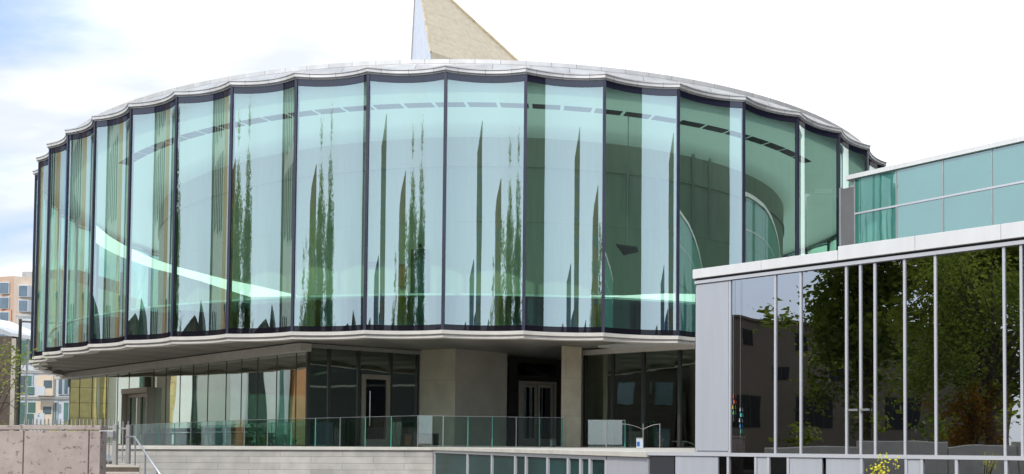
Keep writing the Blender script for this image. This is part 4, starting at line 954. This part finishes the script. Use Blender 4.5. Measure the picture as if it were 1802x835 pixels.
for z, hh, row in ((8.1, 1.1, ((-16, 1.2), (-11, 2.4), (-6, 1.2), (-2.2, 1.4), (1.8, 2.9))), (6.1, 0.95, ((-16, 1.2), (-9, 1.2), (-4.5, 1.2), (3.0, 1.4))), (2.8, 2.2, ((-15, 3), (-8, 3), (-2.5, 2.0), (1.5, 3.6)))):
    for y, w_ in row:
        wf = MB().box(-46.04, -45.97, y, y + w_, z, z + hh).build('window', M['tower_dark'], bg_)
        nb = max(2, int(w_ / 0.7))
        for jj in range(nb): MB().box(-45.97, -45.955, y + .05 + jj * w_ / nb, y - .05 + (jj + 1) * w_ / nb, z + .06, z + hh - .06).build('pane', M['slot'], wf)
rtw = thing('dark_tower', 'tall dark facade off to the right, mirrored as the dark strips of the scalloped glass', 'building', (22, 18, 0))
MB().box(22, 40, -9, 42, 0, 32).build('wall', M['dark_tower'], rtw)
for y in range(-7, 40, 6):
    for z in range(4, 34, 6): MB().box(21.93, 22.02, y, y + 1.1, z, z + 3.2).build('window', M['slot'], rtw)
gw = thing('garden_wall', 'long low pale garden wall mirrored along the foot of the wing windows', 'wall', (-11, 4, 0))
for k, (y0, y1, z1) in enumerate(((-8, -2.6, 1.58), (-2.6, 1.0, 1.72), (1.0, 3.4, 1.60), (3.4, 6.5, 1.76), (6.5, 9.6, 1.55))):
    MB().box(-12.4 + .1 * (k % 2), -12.0, y0 + .01, y1 - .01, 0, z1).build('wall_section', M['coping'], gw, bevel=0.03)
for x, y, w_, d_, h_, mt_, lab in ((-4, -76, 9.5, 8, 45, 'city_tan', 'slender tan tower block behind the camera, mirrored as the tallest spire'), (-39, -68, 9, 9, 37, 'city_tan2', 'warm brown tower block mirrored as a slant topped spire beside the trees'),
        (-118, -300, 30, 15, 70, 'city_grey', 'slate skyscraper downtown mirrored low behind the trees'), (46, -330, 26, 18, 74, 'city_grey', 'blue grey skyscraper downtown with a pointed top'), (-72, -380, 22, 14, 58, 'city_blue', 'deep blue slab downtown standing between the taller towers'),
        (98, -340, 30, 16, 52, 'city_tan', 'low tan office tower at the right end of downtown'), (22, -400, 30, 18, 66, 'city_blue', 'deep blue office slab behind the slender tan tower')):
    o = thing('tower_block', lab, 'tower block', (x, y, 0), 'tower blocks behind the camera, seen mirrored in the glass')
    zb_ = h_ * .90
    MB().box(x - w_ / 2, x + w_ / 2, y - d_ / 2, y + d_ / 2, 0, zb_).build('shaft', M[mt_], o)
    MB().hexa([(x - w_ * .5, y - d_ * .5, zb_), (x + w_ * .5, y - d_ * .5, zb_), (x + w_ * .5, y + d_ * .5, zb_), (x - w_ * .5, y + d_ * .5, zb_)],
              [(x - w_ * .5, y - d_ * .4, h_), (x - w_ * .4, y - d_ * .4, h_), (x - w_ * .4, y + d_ * .4, h_), (x - w_ * .5, y + d_ * .4, h_)]).build('crown', M[mt_], o)
    wn_ = MB()
    for zf in range(4, int(zb_) - 1, 4 if h_ < 50 else 7):
        wn_.box(x - w_ * .42, x + w_ * .42, y + d_ / 2 - .02, y + d_ / 2 + .06, zf, zf + 1.6)
    wn_.build('window_bands', M['house_glass'], o)
